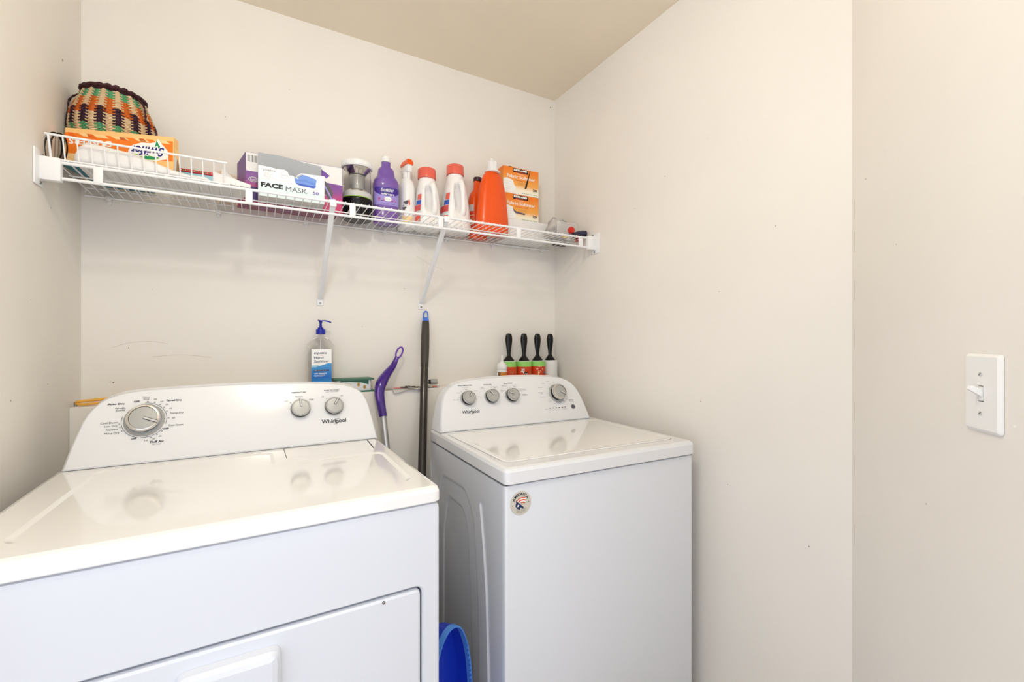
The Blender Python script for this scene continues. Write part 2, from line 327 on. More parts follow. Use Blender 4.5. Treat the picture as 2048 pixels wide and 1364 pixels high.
def logo(mb, f, x, s, w, h):
    mb.txt('Whirlpool', f, x, s, h=h, w=w, bold=.012, mat='ink', res=4)
    annulus(mb, f, x + w * .10, s + h * .02, w * .17, w * .012, 'ink', 36, ry=h * .42, a0=-.9 * PI, a1=.72 * PI, rot=.62)

A1 = math.radians(1.0); DW = .735; T = .936
dry = thing('clothes_dryer', 'white front-loading clothes dryer with wide control panel, left of the washer', 'dryer', (-.4004, .8902, 0), A1)
fz = plane((0, 0, 0), (1, 0, 0), (0, 0, 1), 0)                       # front face
door = rpoly([(.034, .10), (.7005, .10), (.7005, .738), (.034, .738)], .022, 6)
b = MB(); Y0 = 0.0
cab_o = rpoly([(0, .012), (DW, .012), (DW, .9012), (0, .9012)], .012, 4)
co_i = inset(cab_o, .006)
b.fill(co_i, [door], fz, 'enamel2')
b.ring(co_i, inset(cab_o, .002), fz, 'enamel2', 0, -.002); b.ring(inset(cab_o, .002), cab_o, fz, 'enamel2', -.002, -.008)
b.ring(cab_o, cab_o, fz, 'enamel2', -.008, -.64)
b.fill(cab_o, [], fz, 'enamel2', -.64)
d1 = inset(door, .004)
b.ring(door, d1, fz, 'enamel2', 0, -.005); b.ring(d1, d1, fz, 'enamel2', -.005, -.028); b.fill(d1, [], fz, 'dgrey', -.028)
b.box(.01, .07, .02, .06, 0, .014, 'blkm'); b.box(DW - .07, DW - .01, .02, .06, 0, .014, 'blkm'); b.box(.01, .07, .56, .60, 0, .014, 'blkm'); b.box(DW - .07, DW - .01, .56, .60, 0, .014, 'blkm')
b.build('cabinet', dry, recalc=True)
b = MB(); dd = inset(door, .0075)
b.fill(inset(dd, .006), [], fz, 'enamel2', .001); b.ring(inset(dd, .006), inset(dd, .0015), fz, 'enamel2', .001, -.001); b.ring(inset(dd, .0015), dd, fz, 'enamel2', -.001, -.006); b.ring(dd, dd, fz, 'enamel2', -.006, -.024)
b.fill(dd, [], fz, 'enamel2', -.024)
b.lathe([(.0032, .001), (.0028, .003), (.001, .0034)], (.6165, 0, .7235), 'steel', 10, (1, 0, 0), (0, 0, 1), (0, -1, 0))
dr_o = b.build('door', dry, recalc=True)
b = MB(); hp = rpoly([(.283, .620), (.437, .620), (.437, .706), (.283, .706)], .020, 6)
b.fill(inset(hp, .016), [], fz, 'enamel2', .024); b.ring(inset(hp, .016), inset(hp, .008), fz, 'enamel2', .024, .0215); b.ring(inset(hp, .008), inset(hp, .003), fz, 'enamel2', .0215, .014); b.ring(inset(hp, .003), hp, fz, 'enamel2', .014, .0012)
b.build('handle', dr_o, recalc=True)
# top panel
b = MB(); ft = plane((0, 0, T), (1, 0, 0), (0, 1, 0), 0)
to = rpoly([(-.002, -.004), (DW + .002, -.004), (DW + .002, .642), (-.002, .642)], .018, 6)
rec = rpoly([(.062, .066), (.700, .066), (.708, .362), (.445, .362), (.445, .508), (.078, .508)], [.03, .03, .03, .015, .03, .03], 6)
hat = [(.4715, .4085), (.6965, .4085), (.7045, .5295), (.4715, .5295)]
b.fill(inset(to, .012), [rec, hat], ft, 'lid')
b.ring(inset(to, .012), inset(to, .0036), ft, 'lid', 0, -.003); b.ring(inset(to, .0036), to, ft, 'lid', -.003, -.011); b.ring(to, to, ft, 'lid', -.011, -.030); b.ring(to, inset(to, .003), ft, 'lid', -.030, -.0325); b.fill(inset(to, .003), [], ft, 'lid', -.0325)
r1 = inset(rec, .004); r2 = inset(rec, .009)
b.ring(rec, r1, ft, 'lid', 0, -.0012); b.ring(r1, r2, ft, 'lid', -.0012, -.0030); b.fill(r2, [], ft, 'lid', -.0030)
b.ring(hat, inset(hat, .0002), ft, 'inkg', 0, -.012); b.fill(hat, [], ft, 'inkg', -.012)
b.build('top_panel', dry, recalc=True)
b = MB(); hh = inset(hat, .0016); b.fill(inset(hh, .002), [], ft, 'lid', .0002); b.ring(inset(hh, .002), hh, ft, 'lid', .0002, -.0012); b.ring(hh, hh, ft, 'lid', -.0012, -.0115); b.build('lint_screen_lid', dry, recalc=True)
# console
TL = math.radians(25); y0 = .531
O = [(.009, 0), (.7385, 0), (.732, .0445), (.7225, .1077), (.7165, .130), (.706, .1545), (.690, .170), (.6664, .1815), (.640, .189), (.6075, .1940), (.522, .1995), (.39, .2035), (.30, .2030), (.215, .2005), (.160, .1985), (.131, .1955), (.110, .192), (.092, .186), (.076, .1785), (.0620, .168), (.050, .153), (.0415, .138), (.0335, .118), (.0207, .064)]
b = MB(); outl_to_rings(b, O, y0, T, TL, .640, 'enamel')
ff = plane((0, y0, T), (1, 0, 0), (0, math.sin(TL), math.cos(TL)), .0010)
logo(b, ff, .6113, .0665, .070, .0165)
for t, x, s, h, w, bo, mt in (('TEMPERATURE', .5170, .1655, .0042, .040, .015, 'inkg'), ('PUSH TO START', .6115, .1672, .0042, .045, .015, 'inkg'), ('Hold 3 Cycle Signal', .6115, .1615, .003, .036, 0, 'inkg'), ('Medium', .5172, .1525, .004, .020, 0, 'inkg'),
        ('Low', .4830, .1405, .0042, .010, 0, 'inkg'), ('High', .5520, .1405, .0055, .012, 0, 'inkg'), ('Off', .5835, .1475, .0042, .007, 0, 'inkg'), ('On', .6395, .1480, .004, .007, 0, 'inkg'),
        ('Auto Dry', .0965, .1590, .0064, .034, .022, 'ink'), ('Wrinkle', .1055, .1480, .0046, .021, 0, 'ink'), ('Shield', .1055, .1425, .0046, .018, 0, 'ink'), ('Cool Down', .0870, .1112, .0050, .033, 0, 'ink'), ('Less Dry', .0915, .1020, .0058, .024, 0, 'ink'),
        ('Normal', .0935, .0935, .0050, .022, 0, 'ink'), ('More Dry', .0945, .0835, .0058, .028, 0, 'ink'), ('OFF', .1375, .0655, .0046, .011, .025, 'ink'), ('10', .1625, .0585, .004, .006, 0, 'ink'), ('20', .1775, .0615, .004, .006, 0, 'ink'), ('30', .1905, .0665, .004, .006, 0, 'ink'),
        ('Fluff Air', .1850, .0535, .0062, .028, .02, 'ink'), ('No Heat', .1840, .0470, .0034, .017, 0, 'inkg'), ('OFF', .2015, .0853, .0048, .012, .025, 'ink'), ('Cool Down', .2220, .0935, .0050, .031, 0, 'ink'), ('20', .2160, .1130, .004, .0065, 0, 'ink'),
        ('Damp Dry', .2230, .1260, .0056, .028, 0, 'ink'), ('40', .2085, .1400, .004, .006, 0, 'ink'), ('50', .2005, .1510, .004, .006, 0, 'ink'), ('60', .1890, .1600, .004, .006, 0, 'ink'), ('70', .1745, .1670, .004, .006, 0, 'ink'), ('Heavy', .1560, .1745, .0050, .015, 0, 'ink'), ('Duty', .1565, .1685, .0050, .012, 0, 'ink'), ('OFF', .1370, .1635, .0048, .012, .025, 'ink'), ('Timed Dry', .2150, .1610, .0064, .034, .022, 'ink')):
    b.txt(t, ff, x, s, h=h, w=w, mat=mt, bold=bo, res=2)
bc = (.1560, .1125)
annulus(b, ff, *bc, .0462, .0008, 'ink', 40, a0=-.32, a1=1.62); annulus(b, ff, *bc, .0462, .0008, 'ink', 40, a0=2.85, a1=4.45); annulus(b, ff, *bc, .0462, .0008, 'ink', 30, a0=4.60, a1=5.72)
for a in (1.50, 1.20, .93, .68, .42, .02, -.72, -.97, -1.25, 3.27, 3.45, 3.66): annulus(b, ff, bc[0] + .0495 * math.cos(a), bc[1] + .0495 * math.sin(a), .0016, .0006, 'ink', 12)
for cx, cs, aa in ((.5189, .1153, (2.5, 1.57, .6)), (.6127, .116, (2.2, .95))):
    for a in aa: annulus(b, ff, cx + .031 * math.cos(a), cs + .031 * math.sin(a), .0013, .0006, 'inkg', 10)
con = b.build('control_panel', dry, sharp=30, recalc=False)
U = (1, 0, 0); V = (0, math.sin(TL), math.cos(TL)); FO = (0, y0, T)
knob(dry, 'timer_knob', FO, U, V, bc[0], bc[1], .0425, .0350, .024, math.radians(-24), True, 'large chrome-rimmed cycle dial')
knob(dry, 'control_knob', FO, U, V, .5205, .1135, .0275, .0255, .020, math.radians(91), label='temperature knob with its pointer straight up')
knob(dry, 'control_knob', FO, U, V, .6140, .1135, .0275, .0255, .020, math.radians(60), label='start knob with its pointer tilted right')

# ------------------------------------------------------------------ washer
A2 = math.radians(-1.2); WW = .680; TW = .922
was = thing('washing_machine', 'white top-loading washing machine with round sticker, right of the dryer', 'washing machine', (.538, .988, 0), A2)
b = MB(); YB = .60
ftw = plane((0, 0, 0), (1, 0, 0), (0, 1, 0), 0)
fo = rpoly([(0, 0), (WW, 0), (WW, YB), (.008, YB), (.008, .0135), (0, .0135)], [.012, .012, .004, 0, 0, 0], 4)
ztop = .8765
def zr(pts, z): return [Vector((x, y, z)) for x, y in pts]
# cabinet without its left side, which carries the embossing
pts_open = fo
b.loft([zr(fo, .02), zr(fo, ztop - .004), zr(inset(fo, .0015), ztop - .001), zr(inset(fo, .0035), ztop)], 'enamel2')
b.box(.02, .08, .03, .09, 0, .02, 'blkm'); b.box(WW - .08, WW - .02, .03, .09, 0, .02, 'blkm'); b.box(.02, .08, YB - .09, YB - .03, 0, .02, 'blkm'); b.box(WW - .08, WW - .02, YB - .09, YB - .03, 0, .02, 'blkm')
b.build('cabinet', was, recalc=True)
# embossed left side sheet
fs = plane((.0082, 0, 0), (0, -1, 0), (0, 0, 1), 0)
neg = lambda P_: [(-y, z) for y, z in P_]
S1 = neg(rpoly([(.555, .12), (.555, .60), (.53, .70), (.47, .79), (.27, .802), (.195, .735), (.168, .55), (.160, .40), (.157, .12)], [.02, .05, .05, .05, .06, .06, .05, .05, .02], 6))
S2 = neg(rpoly([(.48, .16), (.475, .60), (.44, .71), (.41, .735), (.29, .735), (.248, .685), (.226, .50), (.214, .33), (.208, .16)], [.02, .05, .04, .03, .05, .06, .05, .05, .02], 6))
S3 = neg(rpoly([(.158, .785), (.145, .806), (.128, .795), (.106, .68), (.088, .55), (.078, .338), (.075, .12), (.098, .12), (.104, .338), (.116, .55), (.136, .68)], [.01, .008, .01, .03, .03, .03, .005, .005, .03, .03, .03], 3))
S4 = neg(rpoly([(.580, .745), (.592, .745), (.592, .800), (.580, .800)], .0055, 4))
b = MB(); so = [(-.598, .021), (-.0138, .021), (-.0138, ztop - .002), (-.598, ztop - .002)]
b.fill(so, [S1, S3, S4], fs, 'enamel2', .0085)
b.ring(so, so, fs, 'enamel2', .0085, .0)
def em(P_, e0, e1, holes=()):
    k = inset(P_, .006 if len(holes) else .004); k2 = inset(P_, .012 if len(holes) else .007)
    b.ring(P_, k, fs, 'enamel2', e0, e0 + (e1 - e0) * .25); b.ring(k, k2, fs, 'enamel2', e0 + (e1 - e0) * .25, e1); return k2
i1 = em(S1, .0085, .0045, (1,)); b.fill(i1, [S2], fs, 'enamel2', .0045)
i2 = em(S2, .0045, .0006, (1,)); b.fill(i2, [], fs, 'enamel2', .0006)
for s_ in (S3, S4): k = inset(s_, .003); b.ring(s_, k, fs, 'enamel2', .0085, .0030); b.fill(k, [], fs, 'enamel2', .0030)
b.build('side_panel', was, recalc=True)
b = MB(); b.box(.004, WW - .004, .003, YB - .003, ztop, ztop + .003, 'gap'); b.build('seam_gasket', was)
# top with lid opening
b = MB(); ftp = plane((0, 0, TW), (1, 0, 0), (0, 1, 0), 0)
to = rpoly([(-.003, -.006), (WW + .003, -.006), (WW + .003, YB), (-.003, YB)], .018, 6)
lid = rpoly([(.024, .044), (.648, .044), (.650, .452), (.014, .452)], [.035, .035, .008, .008], 6)
b.fill(inset(to, .012), [lid], ftp, 'enamel')
b.ring(inset(to, .012), inset(to, .0036), ftp, 'enamel', 0, -.003); b.ring(inset(to, .0036), to, ftp, 'enamel', -.003, -.011); b.ring(to, to, ftp, 'enamel', -.011, -.040); b.ring(to, inset(to, .003), ftp, 'enamel', -.040, -.0425); b.fill(inset(to, .003), [], ftp, 'enamel', -.0425)
b.ring(lid, inset(lid, .001), ftp, 'inkg', 0, -.006); b.fill(inset(lid, .001), [], ftp, 'inkg', -.006)
b.build('top_panel', was, recalc=True)
b = MB(); l1 = inset(lid, .0018); b.ring(l1, l1, ftp, 'lid', -.0058, .001); b.ring(l1, inset(l1, .003), ftp, 'lid', .001, .0025); b.ring(inset(l1, .003), inset(l1, .016), ftp, 'lid', .0025, .0012); b.fill(inset(l1, .016), [], ftp, 'lid', .0012)
b.build('lid', was, recalc=True)
y0w = .487; x0 = .001; CW = .650
ins = [(0, 0), (.004, .035), (.009, .065), (.016, .098), (.0225, .120), (.030, .137), (.040, .152), (.054, .166), (.072, .178), (.098, .1875), (.140, .195), (.22, .2005)]
O = [(x0, 0), (x0 + CW, 0)] + [(x0 + CW - a, s) for a, s in ins[1:]] + [(x0 + CW / 2, .2030)] + [(x0 + a, s) for a, s in reversed(ins[1:])]
b = MB(); outl_to_rings(b, O, y0w, TW, TL, .596, 'enamel')
fw = plane((0, y0w, TW), (1, 0, 0), V, .0006)
logo(b, fw, .1255, .0672, .068, .0160)
for t, x, s, h, w, mt in (('WASH TEMPERATURE', .1195, .1700, .0042, .056, 'ink'), ('Warm Rinse', .1195, .1635, .0030, .026, 'inkg'), ('Cool', .1215, .1565, .0034, .010, 'inkg'), ('Cold', .0890, .1430, .0032, .011, 'inkg'), ('Tap Cold', .0760, .1160, .0038, .024, 'inkg'), ('Warm', .1600, .1475, .0032, .012, 'inkg'), ('Hot', .1690, .1235, .0032, .010, 'inkg'),
        ('WATER LEVEL', .2125, .1690, .0042, .036, 'ink'), ('Auto', .1880, .1590, .0032, .012, 'inkg'), ('Sensing', .1880, .1545, .0030, .018, 'inkg'), ('Deep Water', .2390, .1590, .0032, .026, 'inkg'), ('Wash', .2410, .1545, .0030, .012, 'inkg'),
        ('RINSE OPTIONS', .3010, .1700, .0042, .038, 'ink'), ('Fabric Soft.', .2820, .1620, .0032, .024, 'inkg'), ('Extra Rinse', .2820, .1570, .0030, .024, 'inkg'), ('Deep Water', .3290, .1610, .0032, .024, 'inkg'), ('Rinse', .3290, .1560, .0030, .012, 'inkg'), ('Fabric Softener', .3610, .1440, .0030, .028, 'inkg'), ('Extra Rinse', .3610, .1395, .0030, .032, 'inkg'), ('Auto', .2690, .1440, .0030, .012, 'inkg'), ('Rinse', .2690, .1395, .0030, .012, 'inkg'), ('1 Rinse', .3640, .1220, .0030, .022, 'inkg'), ('Two Rinses', .3640, .1175, .0030, .022, 'inkg'),
        ('Rinse', .4600, .1625, .0030, .013, 'inkg'), ('Soak', .4840, .1700, .0030, .014, 'inkg'), ('Heavy Duty', .4420, .1450, .0030, .020, 'inkg'), ('Normal', .4380, .1250, .0030, .020, 'inkg'), ('Casual', .4420, .1200, .0030, .012, 'inkg'), ('Bulky Items', .4440, .1050, .0030, .022, 'inkg'), ('Drain', .4720, .0880, .0030, .013, 'inkg'), ('Spin', .4720, .0830, .0030, .010, 'inkg'),
        ('Colors', .5530, .1420, .0030, .013, 'inkg'), ('Towels', .5570, .1270, .0030, .014, 'inkg'), ('Quick', .5480, .1050, .0030, .012, 'inkg'), ('Delicates', .5360, .0830, .0034, .016, 'ink'), ('Clean Washer', .5120, .0770, .0030, .028, 'inkg'), ('with Affresh', .5140, .0720, .0030, .020, 'inkb'), ('Start/Pause', .5760, .0850, .0042, .024, 'ink'), ('Hold to unlock', .5760, .0790, .0028, .022, 'inkg'),
        ('Status', .4490, .0535, .0026, .014, 'inkg'), ('Sensing', .4640, .0490, .0024, .013, 'inkg'), ('Fill', .4790, .0490, .0024, .007, 'inkg'), ('Wash', .4930, .0490, .0024, .010, 'inkg'), ('Rinse', .5080, .0480, .0024, .010, 'inkg'), ('Spin', .5230, .0480, .0024, .009, 'inkg'), ('Lid Lock', .5390, .0490, .0024, .014, 'inkg')):
    b.txt(t, fw, x, s, h=h, w=w, mat=mt, bold=.012 if mt == 'ink' else 0, res=1)
for i in range(6): x = .4660 + i * .0145; b.patch(fw, x - .0030, x + .0030, .0555, .0585, 'blkm')
for cx, cs, R_, aa in ((.122, .1185, .035, (2.9, 2.2, 1.57, .8, -.1)), (.2185, .1195, .035, (2.3, .9)), (.306, .119, .035, (3.2, 2.4, 1.6, .7, 0)), (.515, .117, .0465, (1.7, 2.1, 2.6, 3.1, 3.6, 4.2, 4.75, 5.2, 5.7, .2))):
    for a in aa: b.poly(circ(cx + R_ * math.cos(a), cs + R_ * math.sin(a), .0011, 8), fw, 'ink')
b.build('control_panel', was, sharp=30)
FW = (0, y0w, TW)
knob(was, 'control_knob', FW, U, V, .122, .1185, .0285, .0245, .026, math.radians(55), label='wash temperature knob, leftmost on the washer')
knob(was, 'control_knob', FW, U, V, .2185, .1195, .0285, .0245, .026, math.radians(125), label='water level knob, second on the washer')
knob(was, 'control_knob', FW, U, V, .3060, .1190, .0285, .0245, .026, math.radians(160), label='rinse options knob, third on the washer')
knob(was, 'timer_knob', FW, U, V, .5150, .1170, .0385, .0330, .028, math.radians(-28), True, 'large silver cycle dial')
b = MB(); b.lathe([(.0095, 0), (.0095, .0012), (.0080, .0018), (.001, .0018)], Vector(FW) + Vector(U) * .5780 + Vector(V) * .0560, 'dgrey', 20, U, V, Vector(U).cross(Vector(V))); b.build('start_button', was, 'small dark round start button', recalc=True)
# sticker
b = MB(); fk = plane((.0440, 0, .8290), (1, 0, 0), (0, 0, 1), .0006); R_ = .0305
b.fill(circ(0, 0, R_, 40), [], fk, 'stick'); fk2 = plane((.0440, 0, .8290), (1, 0, 0), (0, 0, 1), .0009)
def arc(r0, a0): return lambda x, y, e=0.0: fk2((r0 + y) * math.cos(a0 - x / r0), (r0 + y) * math.sin(a0 - x / r0), e)
b.txt('AMERICA', arc(.0228, 1.62), 0, 0, h=.0068, w=.0570, mat='blk', bold=.02)
def arcb(r0): return lambda x, y, e=0.0: fk2((r0 - y) * math.cos(4.71 + x / r0), (r0 - y) * math.sin(4.71 + x / r0), e)
for r0, w, t in ((.0175, .026, 'We are proud of our washers'), (.0210, .034, 'assembled in our plants by'), (.0245, .030, 'workers across the country')): b.txt(t, arcb(r0), 0, 0, h=.0021, w=w, mat='blk', bold=.01, res=1)
def stripe(r0, r1, a0, a1, mt, cx=.005, cz=-.012):
    r0 *= .90; r1 *= .90
    n = 10; vs = [fk2(cx + r * math.cos(a0 + (a1 - a0) * i / n), cz + r * math.sin(a0 + (a1 - a0) * i / n), .0) for i in range(n + 1) for r in (r0, r1)]
    b.add(vs, [(2 * i, 2 * i + 1, 2 * i + 3, 2 * i + 2) for i in range(n)], mt)
stripe(.0265, .0290, 1.25, 2.45, 'redst'); stripe(.0235, .0262, 1.10, 2.35, 'white'); stripe(.0200, .0232, 1.05, 2.25, 'redst'); stripe(.0165, .0197, 1.0, 2.05, 'white'); stripe(.0125, .0160, .95, 1.9, 'redst')
b.poly([(-.013, .008), (-.008, .002), (-.001, -.003), (.007, -.010), (.009, -.014), (.004, -.015), (.0, -.0105), (-.0035, -.0165), (-.010, -.013), (-.016, -.006), (-.0135, .002), (-.0145, .006)], fk2, 'inkn', .0002)
st = []
for i in range(10): a = PI / 2 + i * PI / 5; r = .0042 if i % 2 == 0 else .0018; st.append((-.008 + r * math.cos(a), -.006 + r * math.sin(a)))
b.poly(st, fk2, 'white', .0004)
b.poly(circ(.0235, .001, .0011, 8), fk2, 'blk'); b.poly(circ(-.0235, -.004, .0011, 8), fk2, 'blk')
b.build('round_sticker', was, 'round foil sticker with a flag emblem and AMERICA lettering')

# ------------------------------------------------------------------ wire shelf
ZD = H + .4500; SY0 = 1.545; SY1 = 1.835; DZ = ZD + .0025
sh = thing('wire_shelf', 'long white wire shelf across the back wall above the machines', 'shelf', (0, 0, 0))
b = MB(); b.tube([(XL + .004, SY0, ZD), (XR - .004, SY0, ZD)], .0042, 'vinyl', 12); b.build('front_rail', sh, 'upper front rail')
b = MB(); b.tube([(XL + .004, SY0, ZD - .040), (XR - .004, SY0, ZD - .040)], .0042, 'vinyl', 12); b.build('front_rail', sh, 'lower front rail')
b = MB(); b.tube([(XL + .012, SY1, ZD - .0042), (XR - .040, SY1, ZD - .0042)], .0030, 'vinyl', 10); b.build('back_rail', sh)
b = MB(); b.tube([(XL + .030, 1.640, ZD - .0040), (XR - .030, 1.640, ZD - .0040)], .0022, 'vinyl', 8); b.build('middle_rail', sh)
b = MB(); x = XL + .030
while x < XR - .03:
    b.tube([(x, SY1 + .003, ZD), (x, SY0 + .004, ZD + .0035), (x, SY0 - .0035, ZD + .0045)], .00150, 'vinyl', 6); x += .0247
b.build('deck_wires', sh)
for x in (-.3612, -.0238, .2698, .5744, .901, 1.2104):
    b = MB(); b.box(x - .0095, x + .0095, SY0 - .0055, SY0 + .0030, ZD - .040, ZD + .001, 'vinyl', r=.0022); b.build('rail_tab', sh)
for sx, xw in ((1, XL), (-1, XR)):
    b = MB(); x0_, x1_ = sorted((xw + sx * .0003, xw + sx * .0045)); b.box(x0_, x1_, 1.508, 1.560, ZD - .066, ZD + .022, 'vinyl', r=.0018)
    x0_, x1_ = sorted((xw + sx * .002, xw + sx * .043)); b.box(x0_, x1_, SY0 - .013, SY0 + .008, ZD - .050, ZD + .0085, 'vinyl', r=.003)
    eb = b.build('end_bracket', sh, ('left' if sx > 0 else 'right') + ' wall end bracket')
    for z in (ZD + .0140, ZD - .058):
        b = MB(); b.lathe([(.0042, 0), (.0038, .0018), (.002, .0026), (.0005, .0026)], (xw + sx * .0046, 1.552 - (.002 if z > ZD else .014), z), 'steel', 12, (0, 1, 0), (0, 0, 1), (sx, 0, 0)); b.build('screw', eb, recalc=True)
for x in (-.4054, -.1187, .1553, .4452, .7115, .9377, 1.205):
    b = MB(); b.box(x - .007, x + .007, SY1 - .006, D - .0008, ZD - .0125, ZD + .0015, 'clear', r=.002); b.box(x - .005, x + .005, D - .006, D - .0008, ZD - .022, ZD - .010, 'clear', r=.0015); b.build('wall_clip', sh)
for xt, xb in ((.2105, .2047), (.5985, .6000)):
    b = MB(); p0 = Vector((xt, SY0 + .004, ZD - .006)); p1 = Vector((xb, D - .012, H + .166))
    d = (p1 - p0).normalized(); n_ = Vector((0, d.z, -d.y)).normalized(); R = []
    for p in (p0, p1): R.append([p + Vector((1, 0, 0)) * a + n_ * c for a, c in ((-.0085, -.004), (-.0085, .004), (-.006, .006), (.006, .006), (.0085, .004), (.0085, -.004), (.006, -.0015), (-.006, -.0015))])
    b.loft(R, 'vinyl', smooth=False); b.box(xt - .010, xt + .010, SY0 - .0055, SY0 + .008, ZD - .016, ZD + .0065, 'vinyl', r=.003)
    br = b.build('support_brace', sh, 'left diagonal brace' if xt < .4 else 'right diagonal brace', recalc=True)
    b = MB(); fp = plane((xb, D - .0008, H + .150), (1, 0, 0), (0, 0, 1), 0); q = rpoly([(-.011, -.014), (.011, -.014), (.011, .008), (.005, .024), (-.005, .024), (-.011, .008)], .003, 3)
    b.fill(inset(q, .001), [], fp, 'vinyl', .004); b.ring(inset(q, .001), q, fp, 'vinyl', .004, .0025); b.ring(q, q, fp, 'vinyl', .0025, 0)
    b.tube([(xb, D - .006, H + .165), (xb, D - .014, H + .172)], .0055, 'vinyl', 10); fpo = b.build('foot_plate', br, recalc=True)
    b = MB(); b.lathe([(.0045, 0), (.0035, .0018), (.0005, .0022)], (xb, D - .0050, H + .145), 'steel', 12, (1, 0, 0), (0, 0, 1), (0, -1, 0)); b.build('screw', fpo, recalc=True)

# spare section of wire shelf turned lip-up on top
rk = thing('wire_rack', 'short white wire shelf section lying lip up on the long shelf', 'rack', (0, 0, 0))
ZR = DZ + .0028; RX0, RX1 = -.452, -.084; RYT = 1.530; RYB = 1.549
b = MB(); b.tube([(RX0 - .006, RYT, H + .5130), (RX1 + .006, RYT, H + .5130)], .0030, 'vinyl', 10); b.build('top_rail', rk)
b = MB(); xs = [RX0 + i * (RX1 - RX0) / 14 for i in range(15)]
for i, x in enumerate(xs): b.tube([(x, RYB, ZR + .002), (x, RYT, H + .512)], .0026 if i in (0,) else .0016, 'vinyl', 8)
b.build('upright_wires', rk)
b = MB()
for x in xs: b.tube([(x + .006, RYB, ZR + .003), (x + .006, RYB + .03, ZR + .0005), (x + .006, 1.79, ZR + .0005)], .0014, 'vinyl', 6)
b.build('deck_wires', rk)
b = MB(); b.tube([(RX0 - .004, RYB, ZR + .003), (RX1 + .010, RYB, ZR + .003)], .0026, 'vinyl', 8); b.build('cross_rail', rk)
b = MB(); b.tube([(RX0 + .004, 1.79, ZR - .010), (RX0 + .004, 1.79, ZR + .001), (RX0 + .010, 1.79, ZR + .003), (RX1 + .006, 1.79, ZR + .003), (RX1 + .010, 1.79, ZR + .001), (RX1 + .010, 1.79, ZR - .010)], .0022, 'vinyl', 8)
b.build('cross_rail', rk)
RZ = ZR + .0045          # resting height on that rack

# ------------------------------------------------------------------ things on the shelf, left to right
def carton(mb, x0, x1, y0, y1, z0, z1, mat, top=None, r=.0008):
    mb.box(x0, x1, y0, y1, z0, z1, mat, r=r, seg=1)
# oval wire rack
b = MB(); cx, cy, cz = -.4565, 1.600, RZ + .042
for dx, a, rr in ((-.006, .16, .0019), (.004, .24, .0019)):
    pts = [(cx + dx + .0105 * math.cos(t) * 1.0 + .004 * math.sin(t), cy + .020 * math.cos(t), cz + .040 * math.sin(t)) for t in [2 * PI * i / 28 for i in range(28)]]
    b.tube(pts, rr, 'blk', 6, closed=True)
for k in (-.5, 0, .5): b.tube([(cx - .004 + k * .008, cy + k * .018, cz - .034), (cx - .002 + k * .008, cy + k * .018, cz + .034)], .0009, 'steel', 5)
b.box(cx - .008, cx + .008, cy - .015, cy + .015, RZ - .0005, RZ + .004, 'blkm', r=.001)
tag(b.build('oval_wire_rack', recalc=True), 'small black-rimmed oval wire rack standing on edge beside the left wall', 'rack')

# folded teal cloth folder lying under the left things
b = MB(); vs = [(-.462, 1.577), (-.424, 1.597), (-.295, 1.62), (-.215, 1.700), (-.285, 1.785), (-.408, 1.785)]
q = rpoly(vs, .006, 2); b.loft([zr(q, RZ + .0048), zr(q, RZ + .0103), zr(inset(q, .001), RZ + .0108)], 'teal', smooth=False)
tag(b.build('folder', recalc=True), 'flat teal folder lying under the woven basket and duster box', 'folder')
RB = RZ + .0112
# woven basket
bk = thing('woven_basket', 'round woven straw basket with green, orange, purple and cream checks and a dark rope rim', 'basket', (-.372, 1.7445, RB))
b = MB(); NC = 32; SEG = 6; prof = [(0, .062), (.03, .068), (.07, .080), (.105, .0925), (.140, .1000), (.172, .0975), (.203, .087), (.228, .076), (.250, .069)]
def pr(h):
    for i in range(len(prof) - 1):
        if prof[i][0] <= h <= prof[i + 1][0]:
            t = (h - prof[i][0]) / (prof[i + 1][0] - prof[i][0]); t = t * t * (3 - 2 * t) * .5 + t * .5; return prof[i][1] + (prof[i + 1][1] - prof[i][1]) * t
    return prof[-1][1]
NR = 60; HB = .250; pal = [['sgr', 'scr'], ['sgr', 'scr'], ['sor', 'scr'], ['sor', 'scr'], ['sor', 'spu'], ['scr', 'spu'], ['scr', 'spu'], ['scr', 'sgr'], ['scr', 'sgr'], ['srd', 'sgr'], ['sor', 'scr'], ['scr', 'spu'], ['scr', 'spu'], ['scr', 'sgr'], ['sor', 'sgr']]
N_ = NC * SEG; vs = []; base = len(b.v); hs = []
for j in range(NR): hs += [(j, 0.0), (j, .18), (j, .55), (j, .82)]
hs.append((NR, 0.0))
for j, q in hs:
    for i in range(N_):
        t = (i % SEG) / SEG; h = HB * (j + q) / NR; a = 2 * PI * i / N_; odd = (i // SEG) % 2
        bulge = .0036 * abs(math.sin(PI * t)) ** .7 - (.0016 if q in (0.0,) else 0) + (.0007 if q == .55 else 0)
        zz = .0026 * (1 - abs(2 * ((i / SEG) % 1) - 1)) * (1 if odd else -1)
        r = pr(min(h, HB)) + bulge; vs.append((r * math.cos(a), r * math.sin(a), h + zz * (1 if 0 < h < HB else 0)))
b.v += vs
for jj in range(len(hs) - 1):
    j, q = hs[jj]; row = int((1 - (j + .5) / NR) * 15)
    for i in range(N_):
        k = ((i + (1 if j % 2 else -1)) // SEG) % NC; mt = 'crock' if j > NR - 3 else pal[min(row, 14)][k % 2]
        if q in (0.0, .82) and j <= NR - 3: mt = 'sdk' if q == .82 or mt == 'spu' else mt
        b.f.append((base + jj * N_ + i, base + jj * N_ + (i + 1) % N_, base + (jj + 1) * N_ + (i + 1) % N_, base + (jj + 1) * N_ + i)); b.mi.append(b.m(mt)); b.sm.append(True)
b.lathe([(.071, 0.0), (.0705, .003)], (0, 0, 0), 'scr', 40)
